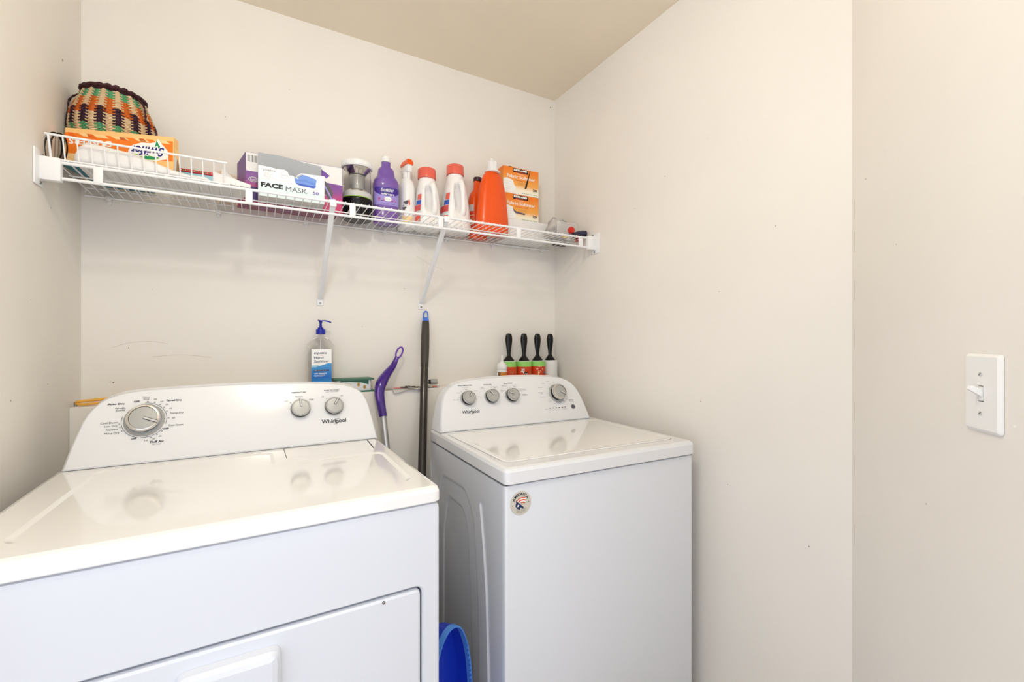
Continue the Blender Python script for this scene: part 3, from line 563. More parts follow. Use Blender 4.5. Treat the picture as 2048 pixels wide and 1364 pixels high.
b.lathe([(.0650, .248), (.072, .20), (.090, .15), (.080, .05), (.066, .006)], (0, 0, 0), 'brown', 40, cap0=False, cap1=False)
body = b.build('basket_body', bk, sharp=80)
b = MB(); pts = [(.0715 * math.cos(t), .0715 * math.sin(t), .2535 + .0015 * math.sin(t * 23)) for t in [2 * PI * i / 120 for i in range(120)]]
b.tube(pts, [.0058 + .0010 * math.sin(i * 1.4) for i in range(120)], 'crock', 8, closed=True); b.build('rope_rim', bk)
for s_ in (PI * 1.02, PI * 1.80):
    b = MB()
    p = bez([(.074 * math.cos(s_), .074 * math.sin(s_), .245), (.094 * math.cos(s_), .094 * math.sin(s_), .226), (.102 * math.cos(s_), .102 * math.sin(s_), .200), (.103 * math.cos(s_), .103 * math.sin(s_), .175)], 6)
    b.tube(p, [.0026 + .0008 * math.sin(i * 1.9) for i in range(len(p))], 'crock', 6); b.build('rope_handle', bk)

# duster box, print upside down
bx = thing('duster_box', 'orange duster box standing upside down in front of the woven basket', 'box', (-.4560, 1.656, RB), math.radians(-16))
b = MB(); w, d_, h = .257, .028, .109; carton(b, 0, w, 0, d_, 0, h, 'peach')
f0 = plane((0, 0, 0), (1, 0, 0), (0, 0, 1), .0003); f1 = lambda x, y, e=0.0: f0(x, y, e + .0003); fu = plane((0, 0, 0), (-1, 0, 0), (0, 0, -1), .0008)
b.poly([(.0, .042), (.004, .046), (.002, .050), (.006, .056), (.002, .062), (.004, .070), (.0, .074), (.0, .096), (w - .002, .0965), (w - .002, .040), (.15, .036), (.08, .036), (.0, .040)], f0, 'orange')
b.poly([(.002, .040), (.045, .040), (.045, .020), (.005, .020)], f1, 'cream')
for x, ww in ((.030, .022), (.062, .030), (.105, .034), (.158, .030), (.205, .034)): b.poly([(x, .0965), (x + ww, .0965), (x + ww + .010, .088), (x + .012, .089)], f1, 'cream')
for x in (.006, .05, .125, .172): b.poly([(x, .0965), (x + .012, .0965), (x + .022, .085), (x + .004, .088)], f1, 'orange2')
b.txt('DUSTERS', fu, -.058, -.0735, h=.0165, w=.098, mat='white', bold=.035)
b.poly([(-x_ * 1.02, -y_ - .008) for x_, y_ in [(.140, .040), (.165, .030), (.200, .027), (.235, .036), (.238, .060), (.222, .080), (.214, .092), (.208, .082), (.196, .078), (.175, .078), (.150, .066)]], fu, 'white', -.0001)
b.poly([(-x_ * 1.02, -y_ - .008) for x_, y_ in [(.143, .040), (.170, .031), (.205, .031), (.220, .037), (.190, .044), (.150, .046)]], fu, 'lime')
b.poly([(-x_ * 1.02, -y_ - .008) for x_, y_ in [(.205, .064), (.222, .066), (.216, .076), (.211, .089), (.209, .078)]], fu, 'green')
b.poly([(-x_ * 1.02, -y_ - .008) for x_, y_ in [(.175, .033), (.205, .033), (.218, .040), (.185, .042)]], fu, 'green', .0001)
b.txt('Swiffer', fu, -.192, -.063, h=.032, w=.090, mat='white', bold=.085, ital=.25, e=.0003); b.txt('Swiffer', fu, -.192, -.063, h=.026, w=.084, mat='navy', bold=.02, ital=.25, e=.0006)
fx = plane((w, 0, 0), (0, 1, 0), (0, 0, 1), .0003)
b.patch(fx, .002, d_ - .002, .002, .060, 'pill'); b.poly([(.010, .004), (.022, .004), (.030, .040), (.018, .055)], lambda x, y, e=0: fx(x, y, .0002), 'brown'); b.poly([(.002, .060), (.038, .040), (.038, .075), (.002, .085)], lambda x, y, e=0: fx(x, y, .0002), 'cream')
b.build('carton', bx)

# crumpled white paper bag
def mound(mb, pts, mat, nz=.004, n=20, seed=1, zb=None):
    rnd = random.Random(seed); R = []
    for (x, y, w_, h_) in pts:
        ring = []
        for i in range(n):
            a = 2 * PI * i / n; c, s_ = math.cos(a), math.sin(a)
            c = math.copysign(abs(c) ** .7, c); s_ = math.copysign(abs(s_) ** .75, s_)
            z = h_ * (s_ * .5 + .5) + (rnd.uniform(-nz, nz) if s_ > -.3 else 0)
            ring.append(Vector((x, y + w_ * c + (rnd.uniform(-nz, nz) if s_ > -.3 else 0), (zb or RZ + .0003) + max(0, z))))
        R.append(ring)
    mb.loft(R, mat)
b = MB(); mound(b, [(-.412, 1.570, .010, .022), (-.405, 1.571, .015, .042), (-.390, 1.572, .0165, .0590), (-.365, 1.572, .0165, .0580), (-.33, 1.571, .0165, .0520), (-.293, 1.571, .0165, .0485), (-.262, 1.571, .0165, .0370), (-.235, 1.570, .0165, .0290), (-.21, 1.569, .0160, .0200), (-.17, 1.569, .015, .012), (-.12, 1.569, .014, .006)], 'paper', .0013, 24, 3)
b.box(-.412, -.075, 1.562, 1.742, RZ + .0002, RZ + .0042, 'paper', r=.001)
tag(b.build('paper_bag', sharp=80, recalc=True), 'long crumpled white paper bag in front of the duster box, tall at its left end', 'bag')
b = MB(); mound(b, [(-.194, 1.655, .02, .010), (-.190, 1.655, .035, .026), (-.165, 1.655, .040, .032), (-.135, 1.655, .040, .030), (-.122, 1.652, .036, .018), (-.117, 1.65, .03, .008)], 'white', .0012, 24, 5)
b.v = [(x, y, z + .0045) for x, y, z in b.v]
tag(b.build('plastic_packet', sharp=80, recalc=True), 'puffy white plastic packet lying behind the paper bag', 'packet')
# white flat envelope to the right end
b = MB(); q = [(-.115, 1.565), (-.020, 1.572), (-.022, 1.640), (-.050, 1.720), (-.115, 1.700)]; zz = [.030, .009, .006, .014, .030]
zb_ = RZ + .0046
lo = [Vector((x, y, zb_)) for x, y in q]; hi = [Vector((x, y, zb_ + z)) for (x, y), z in zip(q, zz)]
b.loft([lo, hi], 'paper', smooth=False); tag(b.build('padded_envelope', recalc=True), 'white padded envelope sloping down beside the purple carton', 'envelope')
# gift box
gb = thing('gift_box', 'flat pale blue box with a patterned red lid behind the white packet', 'box', (-.219, 1.702, RZ + .0045))
b = MB(); b.box(0, .100, 0, .060, 0, .058, 'lblue', r=.001); b.build('box_body', gb)
b = MB(); b.box(-.002, .102, -.002, .062, .0585, .0680, 'red', r=.001); fg = plane((0, -.002, 0), (1, 0, 0), (0, 0, 1), .0003)
for i in range(9): b.poly(circ(.008 + i * .011, .0635, .0022, 8), fg, 'green'); b.poly(circ(.0135 + i * .011, .0635, .0011, 6), fg, 'white')
b.build('lid', gb)
# tan and white envelopes standing
b = MB(); q = [(-.118, 0), (-.060, 0), (-.0605, .098), (-.108, .112), (-.118, .106)]; fe = lambda x, y, e=0.0: Vector((x, 1.775 + e + y * .12, RZ + y))
b.fill(q, [], fe, 'tan', 0); b.ring(q, q, fe, 'tan', 0, .004, False); b.fill(q, [], fe, 'tan', .004)
tag(b.build('tan_envelope', recalc=True), 'tan paper envelope leaning on the wall left of the purple carton', 'envelope')
b = MB(); q = [(-.106, 0), (-.062, 0), (-.062, .075), (-.076, .082), (-.100, .104), (-.104, .100)]; fe = lambda x, y, e=0.0: Vector((x, 1.735 + e + y * .10, RZ + y))
b.fill(q, [], fe, 'paper', 0); b.ring(q, q, fe, 'paper', 0, .012, False); b.fill(q, [], fe, 'paper', .012)
tag(b.build('white_packet', recalc=True), 'white paper packet standing in front of the tan envelope', 'packet')
b = MB(); b.box(-.124, -.120, 1.738, 1.765, RZ, RZ + .085, 'brown'); tag(b.build('cardboard_strip'), 'narrow brown cardboard strip standing behind the red-lidded box', 'cardboard')

# purple hair dryer carton
pc = thing('purple_carton', 'purple and magenta hair dryer carton behind the face mask box', 'box', (0, 0, DZ))
b = MB(); q = [(-.0355, 1.693), (.2605, 1.687), (.246, 1.792), (-.062, 1.782)]; ZT = .163
cart = ramp_mat('purple_magenta_print', 'Z', [(0, (120, 36, 72)), (.004, (206, 44, 104)), (.045, (196, 56, 122)), (.075, (130, 60, 148)), (.11, (100, 56, 152)), (.163, (92, 50, 146))], .35)  # maroon underside stop has shade put in, against ambient light from below
ql = [q[0], q[1], q[2], q[3]]
b.loft([[Vector((x, y, 0)) for x, y in ql], [Vector((x, y, ZT - (.014 if i == 3 else 0))) for i, (x, y) in enumerate(ql)]], cart, smooth=False)
uv = (Vector(q[1]) - Vector(q[0])).normalized(); fpb = plane((q[0][0], q[0][1], 0), (uv.x, uv.y, 0), (0, 0, 1), .0003); e_ = .0003
b.poly([(.001, .103), (.130, .100), (.210, .104), (.2950, .100), (.2950, ZT - .001), (.001, ZT - .001)], fpb, 'paper')
for i, w_ in enumerate((.0012, .002, .0008, .0016, .0022, .001, .0014, .002, .0012)): b.patch(fpb, .005 + i * .0033, .005 + i * .0033 + w_, .132, .154, 'dgrey', e=e_)
annulus(b, fpb, .022, .076, .014, .0011, 'white', 30, ry=.0085, e=e_); annulus(b, fpb, .022, .076, .010, .001, 'white', 24, ry=.0055, e=e_); b.txt('CONAIR', fpb, .022, .076, h=.0032, w=.015, mat='white', e=e_)
b.patch(fpb, .012, .045, .004, .052, 'dpurple', e=e_)
b.poly([(.222, .150), (.236, .140), (.254, .128), (.244, .118), (.228, .122), (.220, .134)], fpb, 'purple', e_)
b.poly([(.220, .114), (.240, .106), (.256, .090), (.264, .068), (.262, .048), (.250, .046), (.240, .062), (.230, .088)], fpb, 'dgrey', 2 * e_)
b.poly([(.214, .118), (.222, .112), (.258, .046), (.276, .040), (.270, .052), (.262, .050), (.226, .116)], fpb, 'lav', 3 * e_)
b.poly([(.262, .060), (.270, .046), (.279, .036), (.268, .036), (.258, .044)], fpb, 'magenta', 2 * e_)
b.txt('IONIC', fpb, .236, .058, h=.003, w=.014, mat='white', e=e_)
fbt = plane((0, 0, 0), (1, 0, 0), (0, -1, 0), .0003); b.txt('HAIR DRYER', fbt, .060, -1.745, h=.007, w=.10, mat='lav', bold=.01); b.txt('full size styling power', fbt, .075, -1.760, h=.004, w=.10, mat='lav'); annulus(b, fbt, .205, -1.745, .036, .001, 'lav', 30, ry=.018)
b.build('carton', pc)

# face mask box
mk = thing('face_mask_box', 'torn-open white FACE MASK box with a raised grey flap', 'box', (0, 1.597, DZ))
b = MB(); W_ = .190; H_ = .094; DD = .080; c_ = plane((0, 0, 0), (1, 0, 0), (0, 0, 1), 0)
edge = [(0, H_), (.030, H_ - .001), (.050, H_ - .003), (.073, H_ - .002), (.080, H_ - .006), (.086, H_ - .018), (.096, H_ - .017), (.104, H_ - .022), (.110, H_ - .012), (.122, H_ - .004), (.150, H_ - .004), (W_, H_ - .002)]
fr_ = [(0, 0), (W_, 0)] + list(reversed(edge))
b.fill(fr_, [], c_, 'white', 0)
b.add([c_(x, y, 0) for x, y in edge] + [c_(x, y, -.0012) for x, y in edge], [(i, i + 1, len(edge) + i + 1, len(edge) + i) for i in range(len(edge) - 1)], 'paper')
b.fill(fr_, [], c_, 'grey', -.0012)
b.box(-.0006, .0004, 0, DD, 0, H_, 'mblue'); b.box(W_ - .0004, W_ + .0006, 0, DD, 0, H_ - .002, 'white'); b.box(0, W_, DD - .001, DD, 0, H_, 'white'); b.box(0, W_, 0.0005, DD, 0, .001, 'lgrey')
b.box(.008, W_ - .008, .010, DD - .010, .003, .060, 'mask', r=.004)
fm = lambda x, y, e=0.0: c_(x, y, .0004 + e)
b.poly([(.001, .001), (W_ - .001, .001), (W_ - .001, .030), (.140, .036), (.08, .050), (.001, .055)], fm, 'mblue')
b.txt('FACE', fm, .038, .0355, h=.0150, w=.062, mat='blkm', bold=.05, e=.0003); b.txt('MASK', fm, .107, .0325, h=.0150, w=.062, mat='dgrey', e=.0003); b.txt('50', fm, .1640, .0310, h=.0100, w=.0175, mat='purple', bold=.02, e=.0003)
b.txt('ZUBREX', fm, .030, .0820, h=.0055, w=.036, mat='inkg')
for i, t in enumerate(('Single use', 'Disposable mask', 'Ear loop', 'Adjustable nose piece')): b.txt('- ' + t, fm, .012, .0735 - i * .0043, h=.0028, w=.018 + .007 * (i % 2) + .004 * i * .6, mat='inkg', align='L', res=1)
b.txt('For personal use and everyday protection only', fm, .012, .0555, h=.0022, w=.072, mat='salmon', align='L', res=1)
annulus(b, fm, .072, .0740, .0098, .0005, 'salmon', 28); b.txt('PREMIUM', fm, .072, .0740, h=.0022, w=.0150, mat='dgrey')
b.poly([(.100, .073), (.112, .068), (.108, .0775), (.122, .0855), (.140, .0835), (.160, .0780), (.1665, .0755), (.1640, .0600), (.1640, .0505), (.1580, .0465), (.130, .0480), (.112, .0500), (.104, .0560), (.1020, .0640)], fm, 'mask', .0003)
b.poly([(.104, .0560), (.130, .0545), (.163, .0535), (.1640, .0505), (.1580, .0465), (.130, .0480), (.112, .0500)], fm, 'mask2', .0006)
for k in (0, .0035): b.poly([(.103, .0625 + k * .5), (.133, .0660 + k), (.1635, .0580 + k), (.1635, .0575 + k), (.133, .0654 + k), (.103, .0620 + k * .5)], fm, 'mask2', .0006)
b.poly([(.106, .0700), (.110, .0790), (.122, .0860), (.126, .0850), (.116, .0780)], fm, 'grey', .0009)
for a0, a1 in ((PI * .98, PI * 1.5), (PI * 1.55, PI * 2.05)): annulus(b, fm, .132 if a0 < 4 else .140, .072, .047, .0004, 'inkg', 24, ry=.036, a0=a0, a1=a1, e=.0003)
b.build('carton', mk)
b = MB(); n = 16; fl_ = []
for i in range(n + 1):
    x = W_ * i / n; fl_.append((x, H_ + .0700 - .0085 * (x / W_) + .0030 * math.sin(x / W_ * PI * 1.6)))
vs = []
for e0 in (0, .0008):
    for i in range(n + 1): vs += [Vector((W_ * i / n, DD + e0 + .001 * math.sin(i * .8), H_)), Vector((fl_[i][0], DD + e0 + .0045 + .002 * math.sin(i * .8), fl_[i][1]))]
m_ = 2 * (n + 1)
b.add(vs, [(2 * i, 2 * i + 2, 2 * i + 3, 2 * i + 1) for i in range(n)] + [(m_ + 2 * i + 1, m_ + 2 * i + 3, m_ + 2 * i + 2, m_ + 2 * i) for i in range(n)] + [(2 * i + 1, 2 * i + 3, m_ + 2 * i + 3, m_ + 2 * i + 1) for i in range(n)], 'grey', True)
b.build('open_flap', mk, 'grey inner side of the raised lid flap')

# camping lantern
lt = thing('lantern', 'camping lantern with clear globe, white cap and black base', 'lantern', (.3235, 1.757, DZ))
b = MB(); prof = []; b.lathe([(.045, 0), (.050, .003), (.051, .020), (.0520, .024), (.0520, .062), (.0545, .066), (.0545, .074), (.053, .077)], (0, 0, 0), 'blk', 40)
for i in range(36): a = 2 * PI * i / 36; b.box(-.0016, .0016, .0505, .0545, .024, .062, 'blkm', T=Matrix.Rotation(a, 4, 'Z'))
b.build('base', lt, 'black ribbed base')
b = MB(); b.lathe([(.052, .077), (.0540, .0775), (.0540, .0800), (.052, .0802)], (0, 0, 0), 'lime', 40); b.lathe([(.050, .080), (.0525, .081), (.0525, .096), (.0500, .1000), (.046, .1005)], (0, 0, 0), 'lgrey', 40); b.lathe([(.044, .1005), (.040, .106), (.034, .112), (.030, .113)], (0, 0, 0), 'chrome', 32); b.build('collar', lt, 'light grey collar with a lime green ring')
b = MB(); b.lathe([(.0495, .1006), (.0500, .110), (.0500, .186), (.0490, .190)], (0, 0, 0), 'glass', 40, cap0=False, cap1=False); b.lathe([(.0478, .190), (.0488, .186), (.0488, .110), (.0483, .1006)], (0, 0, 0), 'glass', 40, cap0=False, cap1=False); b.build('globe', lt, 'clear plastic globe')
b = MB(); b.lathe([(.0275, .108), (.0275, .166), (.026, .168)], (0, 0, 0), 'silver', 32); b.build('core', lt, 'silver grey inner cylinder')
b = MB(); b.lathe([(.020, .168), (.030, .170), (.038, .180), (.046, .191), (.047, .193)], (0, 0, 0), 'chrome', 32); b.build('reflector', lt, 'chrome cone under the cap')
b = MB(); b.lathe([(.050, .1935), (.0530, .1930), (.0545, .197), (.0545, .210), (.0510, .216), (.040, .219), (.02, .220)], (0, 0, 0), 'wht', 48)
for i in range(44): a = 2 * PI * i / 44; b.box(-.0020, .0020, .0535, .0565, .196, .211, 'wht', T=Matrix.Rotation(a, 4, 'Z'))
b.build('cap', lt, 'white serrated cap')

# purple floor cleaner bottle
pb = thing('cleaner_bottle', 'purple floor cleaner bottle with a white cap and violet label', 'bottle', (.4330, 1.768, DZ), math.radians(-4))
b = MB(); B = [(.040, 0), (.046, .003), (.0475, .010), (.0480, .055), (.0455, .060), (.0480, .066), (.0480, .138), (.0490, .142), (.0490, .158), (.0455, .166), (.0460, .169), (.0370, .182), (.0335, .188), (.0310, .205), (.0290, .214), (.0190, .224), (.0175, .227), (.0170, .243)]
b.lathe(B, (0, 0, 0), 'pbot', 40, sy=.78, e=2.6); b.build('bottle', pb)
b = MB(); b.lathe([(.0155, .2435), (.0165, .244), (.0160, .262), (.0145, .265), (.006, .2655)], (0, 0, 0), 'wht', 24)
for i in range(24): a = 2 * PI * i / 24; b.box(-.0008, .0008, .0155, .0168, .246, .260, 'wht', T=Matrix.Rotation(a, 4, 'Z'))
b.build('cap', pb)
b = MB()
def fsup(x, y, e=0.0):   # superellipse front wrap for the label
    a = -PI / 2 + x / .046; c, s_ = math.cos(a), math.sin(a); c2 = math.copysign(abs(c) ** (2 / 2.6), c); s2 = math.copysign(abs(s_) ** (2 / 2.6), s_); r = .0484 + e
    return Vector((r * c2, r * .78 * s2 - e * .2, y))
b.patch(fsup, -.058, .058, .068, .137, 'lav', 24, 1)
vs = []; nn = 24
for i in range(nn + 1):
    x = -.056 + .112 * i / nn; yb = .104 + .021 * (abs(x) / .056) ** 2.2; vs += [fsup(x, yb, .0003), fsup(x, .1365, .0003)]
b.add(vs, [(2 * i, 2 * i + 2, 2 * i + 3, 2 * i + 1) for i in range(nn)], 'vio')
b.txt('Swiffer', fsup, .0, .1255, h=.0125, w=.038, mat='white', bold=.05, ital=.2, e=.0006); b.txt('Swiffer', fsup, .0, .1255, h=.0105, w=.035, mat='vio', bold=0, ital=.2, e=.0008)
b.poly([(-.008, .1185), (-.002, .1160), (-.005, .1125)], fsup, 'green', .0006); b.poly([(.004, .132), (.017, .1325), (.019, .128), (.012, .1285)], fsup, 'lime', .0005)
b.txt('WETJET', fsup, .001, .1080, h=.0075, w=.038, mat='white', bold=.035, e=.0006)
rnd = random.Random(4)
for i in range(26):
    x = rnd.uniform(-.030, .030); y = .0905 + rnd.uniform(-.006, .007) - .004 * (1 - abs(x) / .03)
    if abs(x) > .007: b.poly(circ(x, y, rnd.uniform(.0014, .0030), 6), fsup, rnd.choice(['pink', 'dpurple', 'magenta', 'pink']), .0005 + i * .00001)
b.poly(circ(.001, .0915, .0085, 20), fsup, 'white', .0009); b.txt('febreze', fsup, .001, .0915, h=.0030, w=.011, mat='dpurple', e=.0012)
b.txt('with a fresh scent of lavender', fsup, .0, .0735, h=.0028, w=.044, mat='dpurple', e=.0006)
b.build('label', pb)

# spray bottle
sp = thing('spray_bottle', 'white stain remover spray bottle with an orange trigger top', 'bottle', (.5210, 1.792, DZ), math.radians(10))
sp.scale = (1.02, 1.0, 1.05)
b = MB(); b.lathe([(.026, 0), (.0295, .004), (.0300, .030), (.0290, .090), (.0270, .150), (.0230, .176), (.0150, .190), (.0130, .196)], (0, 0, 0), 'wht', 32, sy=1.45, e=2.6); b.build('bottle', sp)
b = MB(); b.lathe([(.0145, .196), (.0145, .2140), (.0125, .216)], (0, 0, 0), 'wht', 24); b.box(-.0100, .0100, -.030, .026, .214, .246, 'wht', r=.004); b.box(-.006, .006, -.024, -.016, .185, .216, 'wht', r=.003); b.build('trigger', sp)
b = MB(); q = [(-.0105, -.031), (.0125, -.031), (.0155, .027), (-.0080, .027)]
b.loft([[Vector((x, y, .2420)) for x, y in [(-.0125, -.032), (.0135, -.032), (.0135, .028), (-.0125, .028)]], [Vector((x, y, .250)) for x, y in [(-.0125, -.033), (.0135, -.033), (.0135, .028), (-.0125, .028)]], [Vector((x, y, .262)) for x, y in [(-.0080, -.028), (.009, -.028), (.009, .02), (-.0080, .02)]]], 'orb', smooth=False); b.build('nozzle_cover', sp, 'orange top of the sprayer', recalc=True)
b = MB()
def fspr(x, y, e=0.0):
    a = -PI / 2 + x / .036; c, s_ = math.cos(a), math.sin(a); c2 = math.copysign(abs(c) ** (2 / 2.6), c); s2 = math.copysign(abs(s_) ** (2 / 2.6), s_); r = .0303 + e
    return Vector((r * c2, r * 1.45 * s2, y))
b.poly([(-.040, .060), (-.006, .106), (-.004, .086), (-.036, .045)], fspr, 'redst', .0005); b.poly([(-.040, .068), (-.034, .094), (-.012, .102), (-.014, .082), (-.030, .062)], fspr, 'dgrey', .0007)
b.txt('Shout', fspr, -.024, .082, h=.016, w=.024, mat='white', bold=.04, ital=.3, e=.0010)
b.patch(fspr, -.040, .004, .018, .040, 'cream', 6, 1, e=.0004); b.txt('OXY', fspr, .007, .045, h=.005, w=.010, mat='blkm', e=.0006)
for i in range(5): b.txt('laundry stains', fspr, .008, .036 - i * .005, h=.0024, w=.014, mat='dgrey', e=.0006, res=1)
b.build('label', sp)

# detergent bottles with handle side towards the camera
def detergent(name, label, x, y, k, rz=0.0, wx=1.0):
    t = thing(name, label, 'bottle', (x, y, DZ), rz, 'white detergent bottles')
    b = MB(); n = 36; sec = [(0, .040, .044, 0), (.004, .045, .050, 0), (.020, .049, .054, 0), (.060, .0485, .053, 0), (.100, .0460, .051, .0), (.130, .0430, .048, 0), (.160, .0380, .044, 0), (.180, .0345, .038, 0), (.190, .0330, .033, 0), (.196, .0320, .032, 0)]
    R = []
    for z, rx, ry, o in sec:
        rx *= 1 + (wx - 1) * (1 - z / .196); z *= k; R.append([])
        for i in range(n):
            a = 2 * PI * i / n; c, s_ = math.cos(a), math.sin(a); e = 2.8 if z < .17 * k else 2.1
            c2 = math.copysign(abs(c) ** (2 / e), c); s2 = math.copysign(abs(s_) ** (2 / e), s_)
            R[-1].append(Vector((rx * c2, ry * s2, z)))
    # finer rings so the grip hollow can be pushed in behind the handle
    R2 = []; m_ = 5
    for a, c in zip(R[:-1], R[1:]):
        for q in range(m_): R2.append([p.lerp(w_, q / m_) for p, w_ in zip(a, c)])
    R2.append(R[-1])
    for r in R2:
        for p in r:
            if p.y < -.01:
                g = math.exp(-((p.x - .001) / .022) ** 4) * math.exp(-((p.z - .115 * k) / (.050 * k)) ** 4); p.y += .030 * g
    b.loft(R2, 'dwht'); b.build('bottle', t)
    b = MB(); hp = bez([(.006, -.026, .172 * k), (.007, -.043, .164 * k), (.009, -.050, .145 * k), (.011, -.052, .115 * k), (.012, -.052, .085 * k), (.012, -.048, .066 * k), (.012, -.036, .056 * k)], 8)
    nn = len(hp); b.tube(hp, [.0140 - .003 * math.sin(PI * i / (nn - 1)) for i in range(nn)], 'dwht', 14, flat=1.0)
    b.poly([], hp, 'seam') if 0 else None
    for qa, qb in zip(hp[12:-6], hp[13:-5]): b.add([qa + Vector((-.0010, -.0108, 0)), qa + Vector((.0010, -.0108, 0)), qb + Vector((.0010, -.0108, 0)), qb + Vector((-.0010, -.0108, 0))], [(0, 3, 2, 1)], 'seam')
    b.build('handle', t)
    b = MB()
    b.lathe([(.0355, .1965 * k), (.0370, .1975 * k), (.0370, .1975 * k + .036), (.0345, .1975 * k + .0395), (.0300, .1975 * k + .0400), (.029, .1975 * k + .0385), (.012, .1975 * k + .0385)], (0, 0, 0), 'salmon', 36)
    b.build('cap', t, 'salmon pink cap')
    b = MB()
    def fd(x_, y_, e=0.0):
        # label wraps the left flank
        a = PI + x_ / .048; z = y_ * k; rx = (.0492 - max(0, (y_ - .07)) * .10) * (1 + (wx - 1) * (1 - y_ / .196)); c, s_ = math.cos(a), math.sin(a)
        return Vector(((rx + e) * math.copysign(abs(c) ** (2 / 2.8), c), (.0538 - max(0, (y_ - .07)) * .08 + e) * math.copysign(abs(s_) ** (2 / 2.8), s_), z))
    b.patch(fd, -.040, .034, .022, .130, 'pill', 14, 6, e=.0008)
    b.patch(fd, .0, .033, .024, .052, 'salmon', 8, 2, e=.0014); b.patch(fd, .005, .033, .088, .104, 'mask2', 8, 1, e=.0014); b.patch(fd, -.01, .033, .064, .086, 'coral', 8, 2, e=.0016); b.patch(fd, .010, .033, .106, .127, 'salmon', 8, 2, e=.0014)
    for i in range(5): b.txt('(c)', fd, .024, .060 + i * .005, h=.003, w=.008, mat='brown', e=.0022, res=1)
    b.build('label', t)
    return t
detergent('detergent_bottle', 'shorter white detergent bottle with salmon cap, beside the spray bottle', .6000, 1.772, 1.055, math.radians(4), 1.06)
detergent('detergent_bottle', 'taller white detergent bottle with salmon cap, beside the orange bottles', .7240, 1.772, 1.245, math.radians(4), 1.34)

# orange bottles
def orange(name, label, x, y, w, k, capmat, big):
    dp_ = .54 if big else .68
    t = thing(name, label, 'bottle', (x, y, DZ), math.radians(8), 'orange cleaner bottles')
    b = MB(); n = 48; sec = [(0, .92), (.004, .97), (.030, 1.0), (.06, .98), (.10, .91), (.14, .84), (.175, .76), (.200, .66), (.217, .56), (.226, .46), (.230, .42)] if big else [(0, .88), (.004, .95), (.05, 1.0), (.13, .99), (.160, .92), (.178, .78), (.190, .56), (.200, .44), (.230, .40)]; R = []
    for z, f_ in sec:
        r = []
        for i in range(n):
            a = 2 * PI * i / n; c, s_ = math.cos(a), math.sin(a); e = 2.5; c2 = math.copysign(abs(c) ** (2 / e), c); s2 = math.copysign(abs(s_) ** (2 / e), s_)
            fl_ = 1 - (.075 * math.exp(-((a - 1.5 * PI - .55) / .13) ** 2) + .075 * math.exp(-((a - 1.5 * PI + .45) / .13) ** 2)) * (1 if .05 < z < .22 else .2)
            r.append(Vector((w * f_ * c2 * fl_, w * dp_ * f_ * s2 * fl_, z * k)))
        R.append(r)
    b.loft(R, 'orb'); b.build('bottle', t)
    b = MB(); z0 = .230 * k
    if big:
        b.lathe([(.030, z0), (.0335, z0 + .001), (.0335, z0 + .005), (.026, z0 + .006)], (0, 0, 0), 'clear', 32); b.lathe([(.024, z0 + .006), (.0250, z0 + .030), (.0225, z0 + .047), (.018, z0 + .050)], (0, 0, 0), 'clear', 32)
        b.lathe([(.010, z0 + .048), (.010, z0 + .056), (.008, z0 + .060)], (0, 0, 0), 'wht', 20); b.box(-.004, .004, -.0265, -.020, z0 + .008, z0 + .044, 'wht', r=.001)
    else: b.lathe([(.016, z0), (.0185, z0 + .001), (.0185, z0 + .016), (.0165, z0 + .018)], (0, 0, 0), 'dcap', 28)
    b.build('cap', t, 'milky white cap' if big else 'dark maroon cap')
    if not big:
        b = MB(); fo_ = lambda x_, y_, e=0.0: Vector((-w * .985 + e * 0 - .0006 - abs(0), x_, y_))
        def fo_(x_, y_, e=0.0):
            a = PI + x_ / (w * .9); c, s_ = math.cos(a), math.sin(a); f_ = 1.0 if y_ < .135 * k else 1.0 - (y_ - .135 * k) * 2.4
            return Vector(((w * f_ + e) * math.copysign(abs(c) ** .8, c), (w * dp_ * f_ + e) * math.copysign(abs(s_) ** .8, s_), y_))
        b.patch(fo_, -.02, .035, .05, .13, 'redst', 8, 5, e=.0010); b.patch(fo_, .0, .03, .115, .145, 'lgrey', 6, 3, e=.0016)
        for i in range(4): b.patch(fo_, .0, .033, .060 + i * .012, .063 + i * .012, 'cream', 6, 1, e=.0016)
        b.build('label', t)
orange('orange_bottle', 'large bright orange bottle with a milky white cap', .8640, 1.702, .0765, 1.130, 'clear', True)
orange('orange_bottle', 'smaller orange bottle with a dark maroon cap, behind the large orange bottle', .8480, 1.814, .0440, 1.11, 'dcap', False)

# patterned white box and two fabric softener boxes on it
b = MB(); b.box(.950, 1.174, 1.724, 1.832, DZ, DZ + .0885, 'paper', r=.0008, seg=1); fwb = plane((0, 1.722, DZ), (1, 0, 0), (0, 0, 1), .0003)
st = []
for i in range(12): a = PI / 2 + i * PI / 6; r = .0065 if i % 2 == 0 else .003; st.append((1.158 + r * math.cos(a), .068 + r * math.sin(a)))
b.poly(st, fwb, 'mask2')
rnd = random.Random(9)
for i in range(14): annulus(b, fwb, rnd.uniform(.96, 1.15), rnd.uniform(.01, .078), rnd.uniform(.005, .012), .0005, 'lgrey', 14, a0=rnd.uniform(0, 4), a1=rnd.uniform(4, 6))
tag(b.build('patterned_box'), 'white box with faint leaf pattern and a small blue star, under the softener boxes', 'box')
soft = ramp_mat('softener_print', 'Z', [(0, (250, 246, 236)), (.026, (252, 240, 214)), (.045, (250, 176, 84)), (.060, (247, 140, 42)), (.118, (246, 126, 24))], .45, .006, 30)
